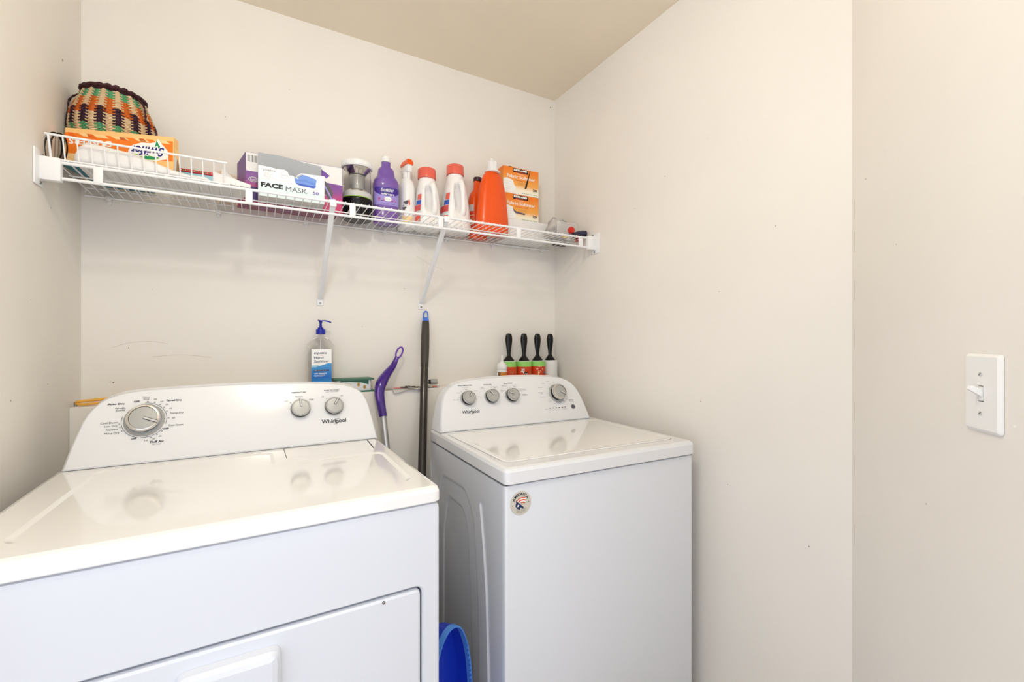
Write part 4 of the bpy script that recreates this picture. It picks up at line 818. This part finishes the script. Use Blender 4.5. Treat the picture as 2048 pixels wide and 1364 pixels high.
for idx, (z0, lab) in enumerate(((DZ + .0890, 'orange fabric softener box standing on the patterned white box, lower of two'), (DZ + .0890 + .1190, 'orange fabric softener box on top of the stack, slightly torn lid'))):
    t = thing('softener_box', lab, 'box', (.9410, 1.747, z0), 0, 'fabric softener boxes'); w, h = .1850, .1180
    b = MB(); b.box(0, w, 0, .060, 0, h, soft, r=.0008, seg=1); f0 = plane((0, 0, 0), (1, 0, 0), (0, 0, 1), .0003); e = .0003
    b.patch(f0, .050, .128, h - .0215, h - .0030, 'blkm', e=e); b.txt('KIRKLAND', f0, .088, h - .0095, h=.0088, w=.070, mat='white', bold=.06, e=2 * e); b.txt('Signature', f0, .090, h - .0180, h=.0040, w=.060, mat='redst', bold=.04, ital=.4, e=2 * e)
    b.txt('PREMIUM', f0, .088, h - .0275, h=.0030, w=.032, mat='white', e=e); b.txt('Fabric Softener', f0, .092, h - .0400, h=.0150, w=.146, mat='white', bold=.015, e=e)
    b.txt('Refreshing Scent', f0, .094, h - .0560, h=.0055, w=.066, mat='red', ital=.2, bold=.01, e=e)
    for k in range(3): b.txt('softens and freshens clothes', f0, .097, h - .0655 - k * .0045, h=.0022, w=.044, mat='dgrey', e=e, res=1)
    q = [(.0, .004), (.060, .010), (.066, .028), (.056, .040), (.048, .060), (.020, .067), (.0, .062)]; b.poly(q, f0, 'white', e)
    for k in range(4): b.patch(f0, .006, .046, .018 + k * .011, .0186 + k * .011, 'lgrey', e=2 * e)
    b.txt('250', f0, .1645, .0300, h=.0100, w=.024, mat='blkm', bold=.03, e=e); b.txt('SHEETS', f0, .1645, .0215, h=.0028, w=.018, mat='dgrey', e=e); b.txt('dryer sheets 160 x 228 mm', f0, .1380, .0085, h=.0042, w=.080, mat='green', bold=.02, e=e)
    if idx: b.poly([(.138, h - .001), (.1405, h - .001), (.1200, .034), (.1100, .028), (.1105, .0335)], f0, 'blkm', 3 * e); b.box(.032, .045, .004, .03, h - .001, h + .004, 'blkm')
    else: b.poly([(.048, .056), (.052, .042), (.060, .034), (.110, .030), (.112, .037), (.070, .041), (.056, .046)], f0, 'dgrey', 3 * e); b.poly([(.1385, h - .006), (.1392, h - .006), (.1240, .050), (.1230, .046)], f0, 'blkm', 3 * e)
    b.build('carton', t)

# clear bag with odds and ends at the right end
bgm = thing('plastic_bag', 'crumpled clear plastic bag holding brown wrappers at the right end of the shelf', 'bag', (1.180, 1.655, DZ))
bgm.scale = (1.12, 1.0, 1.06)
b = MB(); n = 22; rnd = random.Random(12); R = []
for j in range(9):
    t = j / 8; z = .092 * t; r = []
    for i in range(n):
        a = 2 * PI * i / n; rx = (.072 - .030 * t * t) * (1 + rnd.uniform(-.09, .09)); ry = (.055 - .030 * t * t) * (1 + rnd.uniform(-.12, .12)); r.append(Vector((rx * math.cos(a) + .010 * t, ry * math.sin(a), max(.0005, z + (rnd.uniform(-.006, .006) if 0 < j else 0) - .022 * (math.cos(a) + 1) * t * .8))))
    R.append(r)
b.loft(R, 'film', cap0=True, cap1=True); b.build('film', bgm, sharp=50)
b = MB(); mound(b, [(-.050, .005, .015, .02), (-.045, .006, .028, .044), (-.030, .008, .032, .052), (-.010, .006, .030, .046), (.010, .004, .026, .036), (.022, 0, .018, .02)], 'choc', .003, 14, 21, zb=.0015); b.build('brown_wrapper', bgm, sharp=50, recalc=True)
b = MB(); b.box(-.055, .045, -.052, -.050, .018, .066, 'film', T=Matrix.Rotation(.10, 4, 'Z')); fbag = lambda x, y, e=0.0: Matrix.Rotation(.10, 4, 'Z') @ Vector((x, -.0524 - e, y)); b.txt('clearance home goods', fbag, .0, .060, h=.004, w=.07, mat='dgrey'); b.build('printed_strip', bgm)
b = MB(); mound(b, [(1.215, 1.748, .012, .02), (1.220, 1.750, .030, .070), (1.240, 1.752, .036, .095), (1.262, 1.752, .030, .088), (1.275, 1.75, .012, .04)], 'choc', .004, 16, 31, zb=DZ)
tag(b.build('brown_bundle', sharp=45, recalc=True), 'dark brown crinkled bundle in the corner behind the clear bag', 'bundle')
b = MB(); b.lathe([(.004, -.0005), (.0135, 0), (.0145, .006), (.0145, .014), (.011, .019), (.003, .0205)], (1.196, 1.600, DZ + .036), 'ball', 24, (1, 0, 0), (0, 0, 1), (0, -1, 0)); b.lathe([(.0155, 0), (.0155, .012), (.013, .022), (.010, .032)], (1.196, 1.603, DZ + .036), 'clear', 20, (1, 0, 0), (0, 0, 1), (0, 1, 0)); b.lathe([(.012, 0), (.014, .004), (.013, .022)], (1.196, 1.618, DZ), 'clear', 16)
tag(b.build('small_bottle', recalc=True), 'small bottle with a round red cap facing out beside the dark tube', 'bottle')
b = MB(); q = bez([(1.205, 1.596, DZ + .0135), (1.225, 1.592, DZ + .0200), (1.250, 1.588, DZ + .0265), (1.270, 1.585, DZ + .0275)], 6); b.tube(q, [.0100 + .0035 * min(1, i / 8) for i in range(len(q))], 'navyp', 16); b.tube([q[-1], q[-1] + Vector((.003, -.0005, 0))], .0100, 'navyp', 16)
tag(b.build('dark_tube'), 'glossy dark navy tube lying at the right end of the shelf', 'tube')
b = MB(); b.box(1.160, 1.178, 1.592, 1.612, DZ, DZ + .012, 'wood', r=.003); tag(b.build('wood_block'), 'small pale yellow block on the shelf, left of the red-capped bottle', 'block', 'small pale blocks')
b = MB(); b.box(1.200, 1.217, 1.566, 1.582, DZ + .002, DZ + .010, 'wood', r=.003); tag(b.build('wood_block'), 'small pale yellow block in front of the dark tube', 'block', 'small pale blocks')
b = MB(); b.lathe([(.012, 0), (.013, .003), (.013, .018), (.010, .021)], (1.255, 1.625, DZ), 'ball', 20); tag(b.build('plastic_disc'), 'small dark red plastic disc lying by the right end bracket', 'disc')

# ------------------------------------------------------------------ things on the ledge behind the machines
LT = LZ + .0006
# yellow handled loop
b = MB(); q = bez([(-.462, 1.765, LT + .010), (-.455, 1.760, LT + .014), (-.430, 1.762, LT + .016), (-.395, 1.768, LT + .018)], 6); b.tube(q, .0042, 'yel', 10); q2 = bez([(-.462, 1.765, LT + .010), (-.452, 1.758, LT + .006), (-.430, 1.760, LT + .006), (-.395, 1.768, LT + .009)], 6); b.tube(q2, .0038, 'yel', 10)
b.tube([(-.463, 1.766, LT + .001), (-.463, 1.766, LT + .013)], .0045, 'steel', 10); b.tube([(-.395, 1.768, LT + .014), (-.33, 1.775, LT + .0095)], .009, 'yel', 10)
tag(b.build('yellow_handled_tool'), 'yellow handled metal tool lying at the left end of the ledge', 'tool')
# hand sanitizer
sn = thing('hand_sanitizer', 'clear hand sanitizer pump bottle with a blue pump on the ledge', 'bottle', (.2015, 1.800, LT))
b = MB(); SB = [(.040, 0), (.0455, .003), (.0465, .010), (.0465, .172), (.0455, .178), (.030, .197), (.016, .205), (.0145, .207), (.0145, .219)]
def sring(r, z, n=36):
    out = []
    fy = .70 if r > .02 else 1.0 - (r - .0145) / .0055 * .3 if r > .0145 else 1.0
    for i in range(n):
        a = 2 * PI * i / n; e = 3.2 if r > .02 else 2; c, s_ = math.cos(a), math.sin(a); out.append(Vector((r * math.copysign(abs(c) ** (2 / e), c), r * fy * math.copysign(abs(s_) ** (2 / e), s_), z)))
    return out
b.loft([sring(r, z) for r, z in SB], 'glass', cap1=False); b.loft([sring(r - .0012, z + .001) for r, z in reversed(SB)], 'glass', cap0=False, cap1=True); b.build('bottle', sn, 'clear plastic bottle')
b = MB(); b.lathe([(.0020, .01), (.0020, .215)], (0, 0, 0), 'clear', 10); b.lathe([(.0155, .2155), (.0165, .2165), (.0165, .2330), (.0155, .2345), (.0100, .2350), (.0100, .2410), (.0050, .2420), (.0042, .2560), (.0065, .2640)], (0, 0, 0), 'pblue', 28)
b.loft([[Vector((x + dx, y_, z + dz)) for y_, dz in ((-.0060, -.002), (.0060, -.002), (.0050, .0025), (-.0050, .0025))] for x, z, dx, in ((-.0095, .2670, 0), (.0, .2655, 0), (.016, .2660, 0), (.030, .2625, 0), (.036, .2600, 0))], 'pblue', smooth=False); b.build('pump', sn, 'dark blue pump', recalc=True)
b = MB(); fsn = plane((0, -.0465 * .70 + .0002, 0), (1, 0, 0), (0, 0, 1), .0006); lx0, lx1 = -.0345, .0335
b.patch(fsn, lx0, lx1, .030, .1610, 'white')
bl = ramp_mat('sanitizer_label_blue', 'Z', [(.03, (60, 160, 220)), (.06, (24, 110, 200)), (.085, (20, 100, 190)), (.11, (70, 160, 220))], .35)
b.poly([(lx0, .030), (lx1, .030), (lx1, .1100), (.020, .1105), (.008, .1050), (-.006, .1010), (-.020, .0960), (lx0, .0955)], fsn, bl, .0002); b.poly([(lx0, .0955), (-.020, .0960), (-.006, .1010), (-.012, .1040), (lx0, .1030)], fsn, 'lblue', .0003)
b.txt('equate', fsn, -.0045, .1460, h=.0100, w=.043, mat='inkn', bold=.010, ital=.2, e=.0003); b.patch(fsn, -.012, .008, .1390, .1400, 'coral', e=.0003)
b.txt('Hand', fsn, -.0255, .1300, h=.0085, w=.031, mat='inkn', bold=.01, align='L', e=.0003); b.txt('Sanitizer', fsn, -.0255, .1180, h=.0088, w=.051, mat='inkn', bold=.01, align='L', e=.0003)
b.patch(fsn, -.026, .024, .0815, .0870, 'inkn', e=.0004); b.txt('Kills 99.99% of germs', fsn, -.001, .0842, h=.0030, w=.046, mat='white', e=.0007); b.txt('with Vitamin E', fsn, -.0255, .0735, h=.0045, w=.042, mat='white', bold=.02, align='L', e=.0005); b.txt('Moisturizes hands', fsn, -.0250, .0675, h=.0032, w=.036, mat='white', align='L', e=.0005); b.txt('liquid as you', fsn, -.0250, .0630, h=.0032, w=.028, mat='white', align='L', e=.0005)
b.build('label', sn)
# green lidded tin
tn = thing('green_lidded_tin', 'low white tin with round pictures and a green lid between sanitizer and purple handle', 'tin', (0, 0, LT))
b = MB(); q = rpoly([(.252, 1.765), (.379, 1.765), (.379, 1.840), (.252, 1.840)], .012, 4); b.loft([zr(q, .004), zr(q, .044)], 'paper'); ftn = plane((0, 1.765, 0), (1, 0, 0), (0, 0, 1), .0004)
b.patch(ftn, .264, .367, .026, .043, 'gdark'); b.poly([(.264, .005), (.367, .005), (.367, .026), (.34, .034), (.30, .038), (.264, .038)], ftn, 'pill', .0003)
for x, z in ((.352, .017), (.330, .027), (.300, .020), (.280, .026)): b.poly(circ(x, z, .0060, 14, .0085), ftn, 'wood', .0005); b.poly(circ(x, z, .0042, 12, .0064), ftn, 'brown', .0007)
b.build('tin_body', tn)
b = MB(); q = rpoly([(.243, 1.757), (.388, 1.757), (.388, 1.846), (.243, 1.846)], .010, 4); b.loft([zr(q, .0445), zr(q, .0478), zr(inset(q, .002), .0490)], 'gdark'); b.build('lid', tn, 'green lid')
b = MB(); q = rpoly([(.244, 1.750), (.391, 1.750), (.391, 1.844), (.244, 1.844)], .006, 3); b.loft([zr(q, 0), zr(q, .0035)], 'gdark'); b.build('tray', tn, 'thin green tray under the tin')
# papers, keys, silver tube
b = MB()
for i, (x0_, x1_, yy, z0_, rz) in enumerate(((.430, .595, 1.752, 0, .00), (.452, .60, 1.738, .0012, -.02), (.440, .66, 1.765, .0030, .03))):
    q = [(x0_, yy), (x1_, yy + rz * .5), (x1_ - .01, 1.835), (x0_ + .012, 1.832 - i * .01)]; b.loft([zr(q, LT + z0_), zr(q, LT + z0_ + .0009)], 'news', smooth=False)
b.add([(.452, 1.7375, LT + .0020), (.520, 1.7372, LT + .0020), (.470, 1.7355, LT - .010), (.458, 1.7355, LT - .011)], [(0, 1, 2, 3)], 'news')
ftp_ = plane((0, 0, LT + .0040), (1, 0, 0), (0, 1, 0), .0002); b.patch(ftp_, .47, .52, 1.770, 1.80, 'redst'); b.patch(ftp_, .54, .58, 1.775, 1.82, 'dgrey')
fpf = plane((0, 1.7640, LT + .0045), (1, 0, 0), (0, 0, 1), 0); b.box(.612, .652, 1.765, 1.80, LT + .0042, LT + .008, 'news'); b.patch(plane((0, 1.765, LT + .0061), (1, 0, 0), (0, 0, 1), .0003), .620, .640, -.0012, .0012, 'redst')
tag(b.build('newspaper_stack'), 'few thin newspapers lying on the ledge behind the dark pole', 'papers')
b = MB()
for (x, y, a) in ((.500, 1.775, .3), (.512, 1.770, -.4), (.545, 1.778, 2.6)):
    T_ = Matrix.Translation((x, y, LT + .0066)) @ Matrix.Rotation(a, 4, 'Z'); b.box(0, .032, -.003, .003, -.001, .001, 'steel', T=T_); bm_ = MB()
    b.lathe([(.0085, -.0015), (.0085, .0015)], (x, y, LT + .0078), 'choc', 16)
b.tube([(.522 + .011 * math.cos(t), 1.775 + .011 * math.sin(t), LT + .0105) for t in [2 * PI * i / 20 for i in range(20)]], .0010, 'steel', 6, closed=True)
tag(b.build('key_bunch'), 'bunch of keys with dark heads on the newspapers', 'keys')
b = MB(); b.lathe([(.0105, 0), (.0115, .001), (.0115, .028), (.0105, .030)], (.6200, 1.790, LT + .0225), 'silver', 20, (0, 1, 0), (0, 0, 1), (1, 0, 0)); b.lathe([(.0095, 0), (.0095, .006)], (.6140, 1.790, LT + .0225), 'blk', 20, (0, 1, 0), (0, 0, 1), (1, 0, 0))
tag(b.build('silver_tube', recalc=True), 'small silver tube with a black end on the ledge behind the dark pole', 'tube')
# glue bottle
gl = thing('glue_bottle', 'small orange glue bottle with a pointed white cap, left of the lint rollers', 'bottle', (.9480, 1.772, LT))
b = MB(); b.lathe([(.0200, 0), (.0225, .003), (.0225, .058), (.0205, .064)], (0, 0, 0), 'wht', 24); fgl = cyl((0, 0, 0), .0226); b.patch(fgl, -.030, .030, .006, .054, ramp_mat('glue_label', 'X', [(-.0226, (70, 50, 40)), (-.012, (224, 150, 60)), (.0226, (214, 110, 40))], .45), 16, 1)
for i in range(4): b.txt('wood glue', fgl, .004, .046 - i * .008, h=.0035, w=.026, mat='brown', e=.0004)
b.build('bottle', gl)
b = MB(); b.lathe([(.0220, .064), (.0232, .067), (.0225, .084), (.0180, .090), (.0080, .097), (.0045, .102), (.0032, .126), (.0018, .128)], (0, 0, 0), 'wht', 24); b.build('cap', gl, 'white cap with a pointed spout')
# lint rollers
def roller(x, y, kind, label, z=0):
    t = thing('lint_roller', label, 'lint roller', (x, y, LT), 0, 'lint rollers on the ledge')
    b = MB(); Rr = .0355; b.lathe([(.030, 0), (Rr - .002, .0005), (Rr, .002), (Rr, .098), (Rr - .002, .0995), (.02, .100)], (0, 0, 0), 'sheet', 36)
    f = cyl((0, 0, 0), Rr)
    if kind:
        b.patch(f, -.058, .058, .074, .0985, 'ltgreen', 20, 1, e=.0002); b.patch(f, -.058, .058, .004, .074, 'rol', 20, 1, e=.0002)
        if kind == 1:
            b.patch(f, .020, .0225, .004, .098, 'lime', 2, 1, e=.0005)
            for i, h_ in enumerate((.020, .014, .018)): b.patch(f, -.010 + i * .006, -.008 + i * .006, .040, .040 + h_, 'brown', 1, 1, e=.0005)
            b.txt('lint roller', f, -.005, .022, h=.006, w=.030, mat='brown', e=.0005)
        if kind == 2:
            b.poly([(-.034, .050), (-.028, .058), (-.030, .068), (-.022, .062), (-.018, .070), (-.016, .058), (-.020, .044)], f, 'white', .0005); b.patch(f, -.016, -.002, .040, .050, 'blkm', 2, 1, e=.0006)
            b.txt('Scotch', f, -.009, .045, h=.0035, w=.010, mat='white', e=.0009)
            for i, h_ in enumerate((.020, .012, .018)): b.patch(f, .012 + i * .006, .0145 + i * .006, .036, .036 + h_, 'brown', 1, 1, e=.0005)
        if kind == 3:
            st = []
            for i in range(20): a = PI / 2 + i * PI / 10 + .2; r = (.030 if i in (0, 6, 14) else .024) if i % 2 == 0 else .015; st.append((-.008 + r * .9 * math.cos(a), .064 + r * .62 * math.sin(a)))
            b.poly(st, f, 'cream', .0005); b.txt('Scotch', f, -.008, .0700, h=.0090, w=.032, mat='red', bold=.05, ital=.3, e=.0008); b.txt('Brite', f, -.008, .0585, h=.0090, w=.026, mat='red', bold=.05, ital=.3, e=.0008)
            b.poly([(-.018, .050), (-.008, .050), (-.016, .030)], f, 'cream', .0005); b.patch(f, .010, .028, .040, .049, 'blkm', 4, 1, e=.0006); b.txt('Scotch', f, .019, .0445, h=.0038, w=.014, mat='white', e=.0009); b.txt('lint roller', f, 0, .016, h=.0045, w=.036, mat='cream', e=.0006)
    b.build('sheet_roll', t, None if kind else 'plain white roll')
    b = MB(); prof = [(.0260, .1005), (.0270, .103), (.0200, .112), (.0120, .121), (.0092, .128), (.0100, .140), (.0135, .165), (.0168, .190), (.0172, .203), (.0150, .217), (.0105, .2245), (.0030, .2270)]
    b.lathe(prof, (0, 0, 0), 'hplast', 28, sy=.72); b.tube([(0, -.0115, .19), (0, -.0120, .2)], .0015, 'hplast', 6); b.build('handle', t, 'glossy black handle')
roller(1.0010, 1.8045, 1, 'lint roller with an orange label, next to the glue bottle')
roller(1.0720, 1.7880, 2, 'second lint roller from the left, label with a black square')
roller(1.1460, 1.7880, 3, 'lint roller whose label has a cream burst with red lettering')
roller(1.2230, 1.7960, 0, 'rightmost lint roller, plain white roll without label')

# ------------------------------------------------------------------ long handled tools leaning between the machines
mp = thing('mop', 'dark brown mop pole with blue hanging loop leaning on the back wall', 'mop', (0, 0, 0))
p_top = Vector((.6135, 1.828, H + .085)); p_bot = Vector((.3950, 1.270, .045)); dv = (p_bot - p_top).normalized(); Lm = (p_bot - p_top).length
at = lambda s_: p_top + dv * s_
b = MB(); b.tube([at(.20), at(Lm)], .0152, 'mop', 20); b.tube([at(.195), at(.205)], .0162, 'mop', 20); b.build('pole', mp)
b = MB(); b.tube([at(.0), at(.01), at(.06), at(.12), at(.195), at(.20)], [.0135, .0150, .0168, .0172, .0160, .0140], 'grip', 20); b.build('grip', mp)
b = MB(); b.tube([at(.004), at(-.012)], [.0150, .0130], 'hang', 16); lp = [at(-.022) + Vector((.0095 * math.cos(t), 0, 0)) - dv * (.026 * math.sin(t) ** .6 if math.sin(t) > 0 else 0) for t in [PI * i / 18 for i in range(19)]]
b.tube([at(-.010) + Vector((.0105, 0, 0))] + lp + [at(-.010) - Vector((.0105, 0, 0))], .0028, 'hang', 8); b.build('hanging_loop', mp, 'blue hanging loop')
b = MB(); b.box(-.045, .045, -.018, .018, 0, .035, 'blkm', r=.008, T=Matrix.Translation((.4200, 1.270, 0))); b.tube([(.3950, 1.27, .045), (.4050, 1.27, .020)], .012, 'blkm', 12); b.build('mop_head', mp)

sw = thing('floor_sweeper', 'floor mop with a curved glossy purple handle and silver pole, leaning on the ledge', 'mop', (0, 0, 0))
pp = [(.4840, 1.792, H - .062), (.4650, 1.785, H - .098), (.4350, 1.762, H - .128), (.4080, 1.737, H - .160), (.3980, 1.723, H - .192), (.3985, 1.708, H - .225), (.4020, 1.690, H - .268)]
q = bez(pp, 6); nn = len(q)
def rad(i):
    t = i / (nn - 1); return .0080 + .0125 * min(1, t / .45) - .0055 * max(0, t - .5) / .5
b = MB(); b.tube(q, [rad(i) for i in range(nn)], 'phand', 18); b.tube([q[-1], q[-1] + (q[-1] - q[-2]).normalized() * .012], [.0150, .0142], 'phand', 18)
b.build('handle', sw, 'glossy purple curved handle')
b = MB(); c0 = Vector(pp[0]); ax = (Vector(pp[0]) - Vector(pp[1])).normalized(); sd = Vector((0, -1, 0)).cross(ax).normalized()
lp = [c0 + ax * (.020 + .024 * math.sin(t)) + sd * (.0115 * math.cos(t)) for t in [2 * PI * i / 24 for i in range(24)]]
b.tube(lp, .0036, 'phand2', 8, closed=True); b.tube([q[3] + Vector((0, -.008, 0)), c0 + Vector((0, -.004, 0))], .0045, 'phand2', 8); b.build('hanging_loop', sw, 'lilac loop at the tip')
b = MB(); iq = [q[i] + Vector((-.008, -.0150, 0)) for i in range(19, 31)]; b.tube(iq, [.0045 if 0 < i < len(iq) - 1 else .001 for i in range(len(iq))], 'phand2', 8); b.build('grip_inlay', sw, 'lilac inlay')
e0 = q[-1] + Vector((0, 0, -.006)); e1 = Vector((.4420, 1.430, .060)); b = MB(); b.tube([e0, e1], .0135, 'alu', 18); b.build('pole', sw, 'silver pole')
b = MB(); b.box(.370, .530, 1.385, 1.475, .004, .026, 'phand', r=.008); b.tube([e1, (e1.x, e1.y, .024)], .012, 'blkm', 12); b.build('mop_head', sw)

# dustpan
dp = thing('dustpan', 'blue dustpan standing upright on the floor between dryer and washer', 'dustpan', (.422, 1.075, 0), math.radians(25))
b = MB(); n = 24; Hd = .600
def pan(t, s):   # outline, t 0..1 around from bottom left over the top to bottom right
    pass
half = [(.078, .0), (.078, .15), (.077, .30), (.072, .375), (.062, .430), (.046, .478), (.026, .508)]
out_ = [(-x, z) for x, z in half] + [(0, .518)] + [(x, z) for x, z in reversed(half)]
out_ = [(p.x, p.z) for p in bez([(x, 0, z) for x, z in out_], 5)]
m_ = len(out_); vs = [Vector((x, 0, z)) for x, z in out_] + [Vector((x * .93, .035, z * .985)) for x, z in out_]
b.add(vs, [(i, i + 1, m_ + i + 1, m_ + i) for i in range(m_ - 1)] + [tuple(range(m_, 2 * m_))], 'dpan', False)
b.build('pan', dp)
b = MB(); R = []
for (x, z) in out_:
    k = .88; R.append([Vector((x, -.014, z)), Vector((x * 1.0, .0015, z)), Vector((x * .955, .0015, z * .99)), Vector((x * .965, -.014, z * .992))])
b.loft(R, 'dpanr', smooth=False)
for i in range(0, 24):
    z = .10 + i * .0145; x = min(out_, key=lambda p: abs(p[1] - z) + (1 if p[0] < 0 else 0))[0] * .96
    b.box(x - .0052, x + .0005, -.0150, -.0105, z, z + .0072, 'dpanr')
b.build('rim', dp, 'lighter blue toothed rim', recalc=True)

# ------------------------------------------------------------------ light switch on the diagonal wall
sc = WC + WU * .447 + Vector((0, 0, H - .0800))
sw_ = thing('light_switch', 'white toggle light switch plate on the right wall', 'light switch', (0, 0, 0))
def bxl(mb, pts, h0, h1, h2, ins_, mat):
    f = plane(sc, WU, (0, 0, 1), 0); mb.ring(pts, pts, f, mat, h0, h1); mb.ring(pts, inset(pts, ins_), f, mat, h1, h2); return inset(pts, ins_)
b = MB(); fS = plane(sc, WU, (0, 0, 1), 0)
ou = rpoly([(-.0370, -.0590), (.0370, -.0590), (.0370, .0610), (-.0370, .0610)], .0065, 5)
b.ring(ou, ou, fS, 'wht', .0004, .0028); i1 = inset(ou, .0045); b.ring(ou, i1, fS, 'wht', .0028, .0062); slot = [(-.0055, -.0125), (.0055, -.0125), (.0055, .0125), (-.0055, .0125)]
b.fill(i1, [slot], fS, 'wht', .0062); b.ring(slot, slot, fS, 'wht', .0062, .001); b.fill(slot, [], fS, 'dgrey', .001); b.build('plate', sw_, recalc=True)
for z in (.0300, -.0300):
    b = MB()
    b.lathe([(.0036, 0), (.0033, .0012), (.0005, .0016)], sc + WU * 0 + Vector((0, 0, z)) + (WU.cross(Vector((0, 0, 1)))) * .0062, 'lgrey', 16, WU, (0, 0, 1), WU.cross(Vector((0, 0, 1))))
    fS2 = plane(sc, WU, (0, 0, 1), .0079); b.poly([(-.0028, z - .0016), (-.0020, z - .0024), (.0028, z + .0016), (.0020, z + .0024)], fS2, 'dgrey'); b.build('screw', sw_, recalc=True)
b = MB(); Nn = WU.cross(Vector((0, 0, 1))); fr0 = [(-.0044, -.0115), (.0044, -.0115), (.0044, .0115), (-.0044, .0115)]
b.ring(fr0, inset(fr0, .0008), fS, 'wht', .0015, .0068, False); b.fill(inset(fr0, .0008), [], fS, 'wht', .0068)
R = []
for d_, z, ww, hh in ((.0050, .0005, .0040, .0055), (.0120, .0045, .0037, .0042), (.0190, .0085, .0034, .0036), (.0215, .0096, .0028, .0028)):
    R.append([sc + Nn * (d_ + dd_) + WU * a + Vector((0, 0, z + c)) for a, c, dd_ in ((-ww, -hh, .0015), (ww, -hh, .0015), (ww, hh, -.0015), (-ww, hh, -.0015))])
b.loft(R, 'wht', smooth=False); b.build('toggle', sw_, recalc=True)
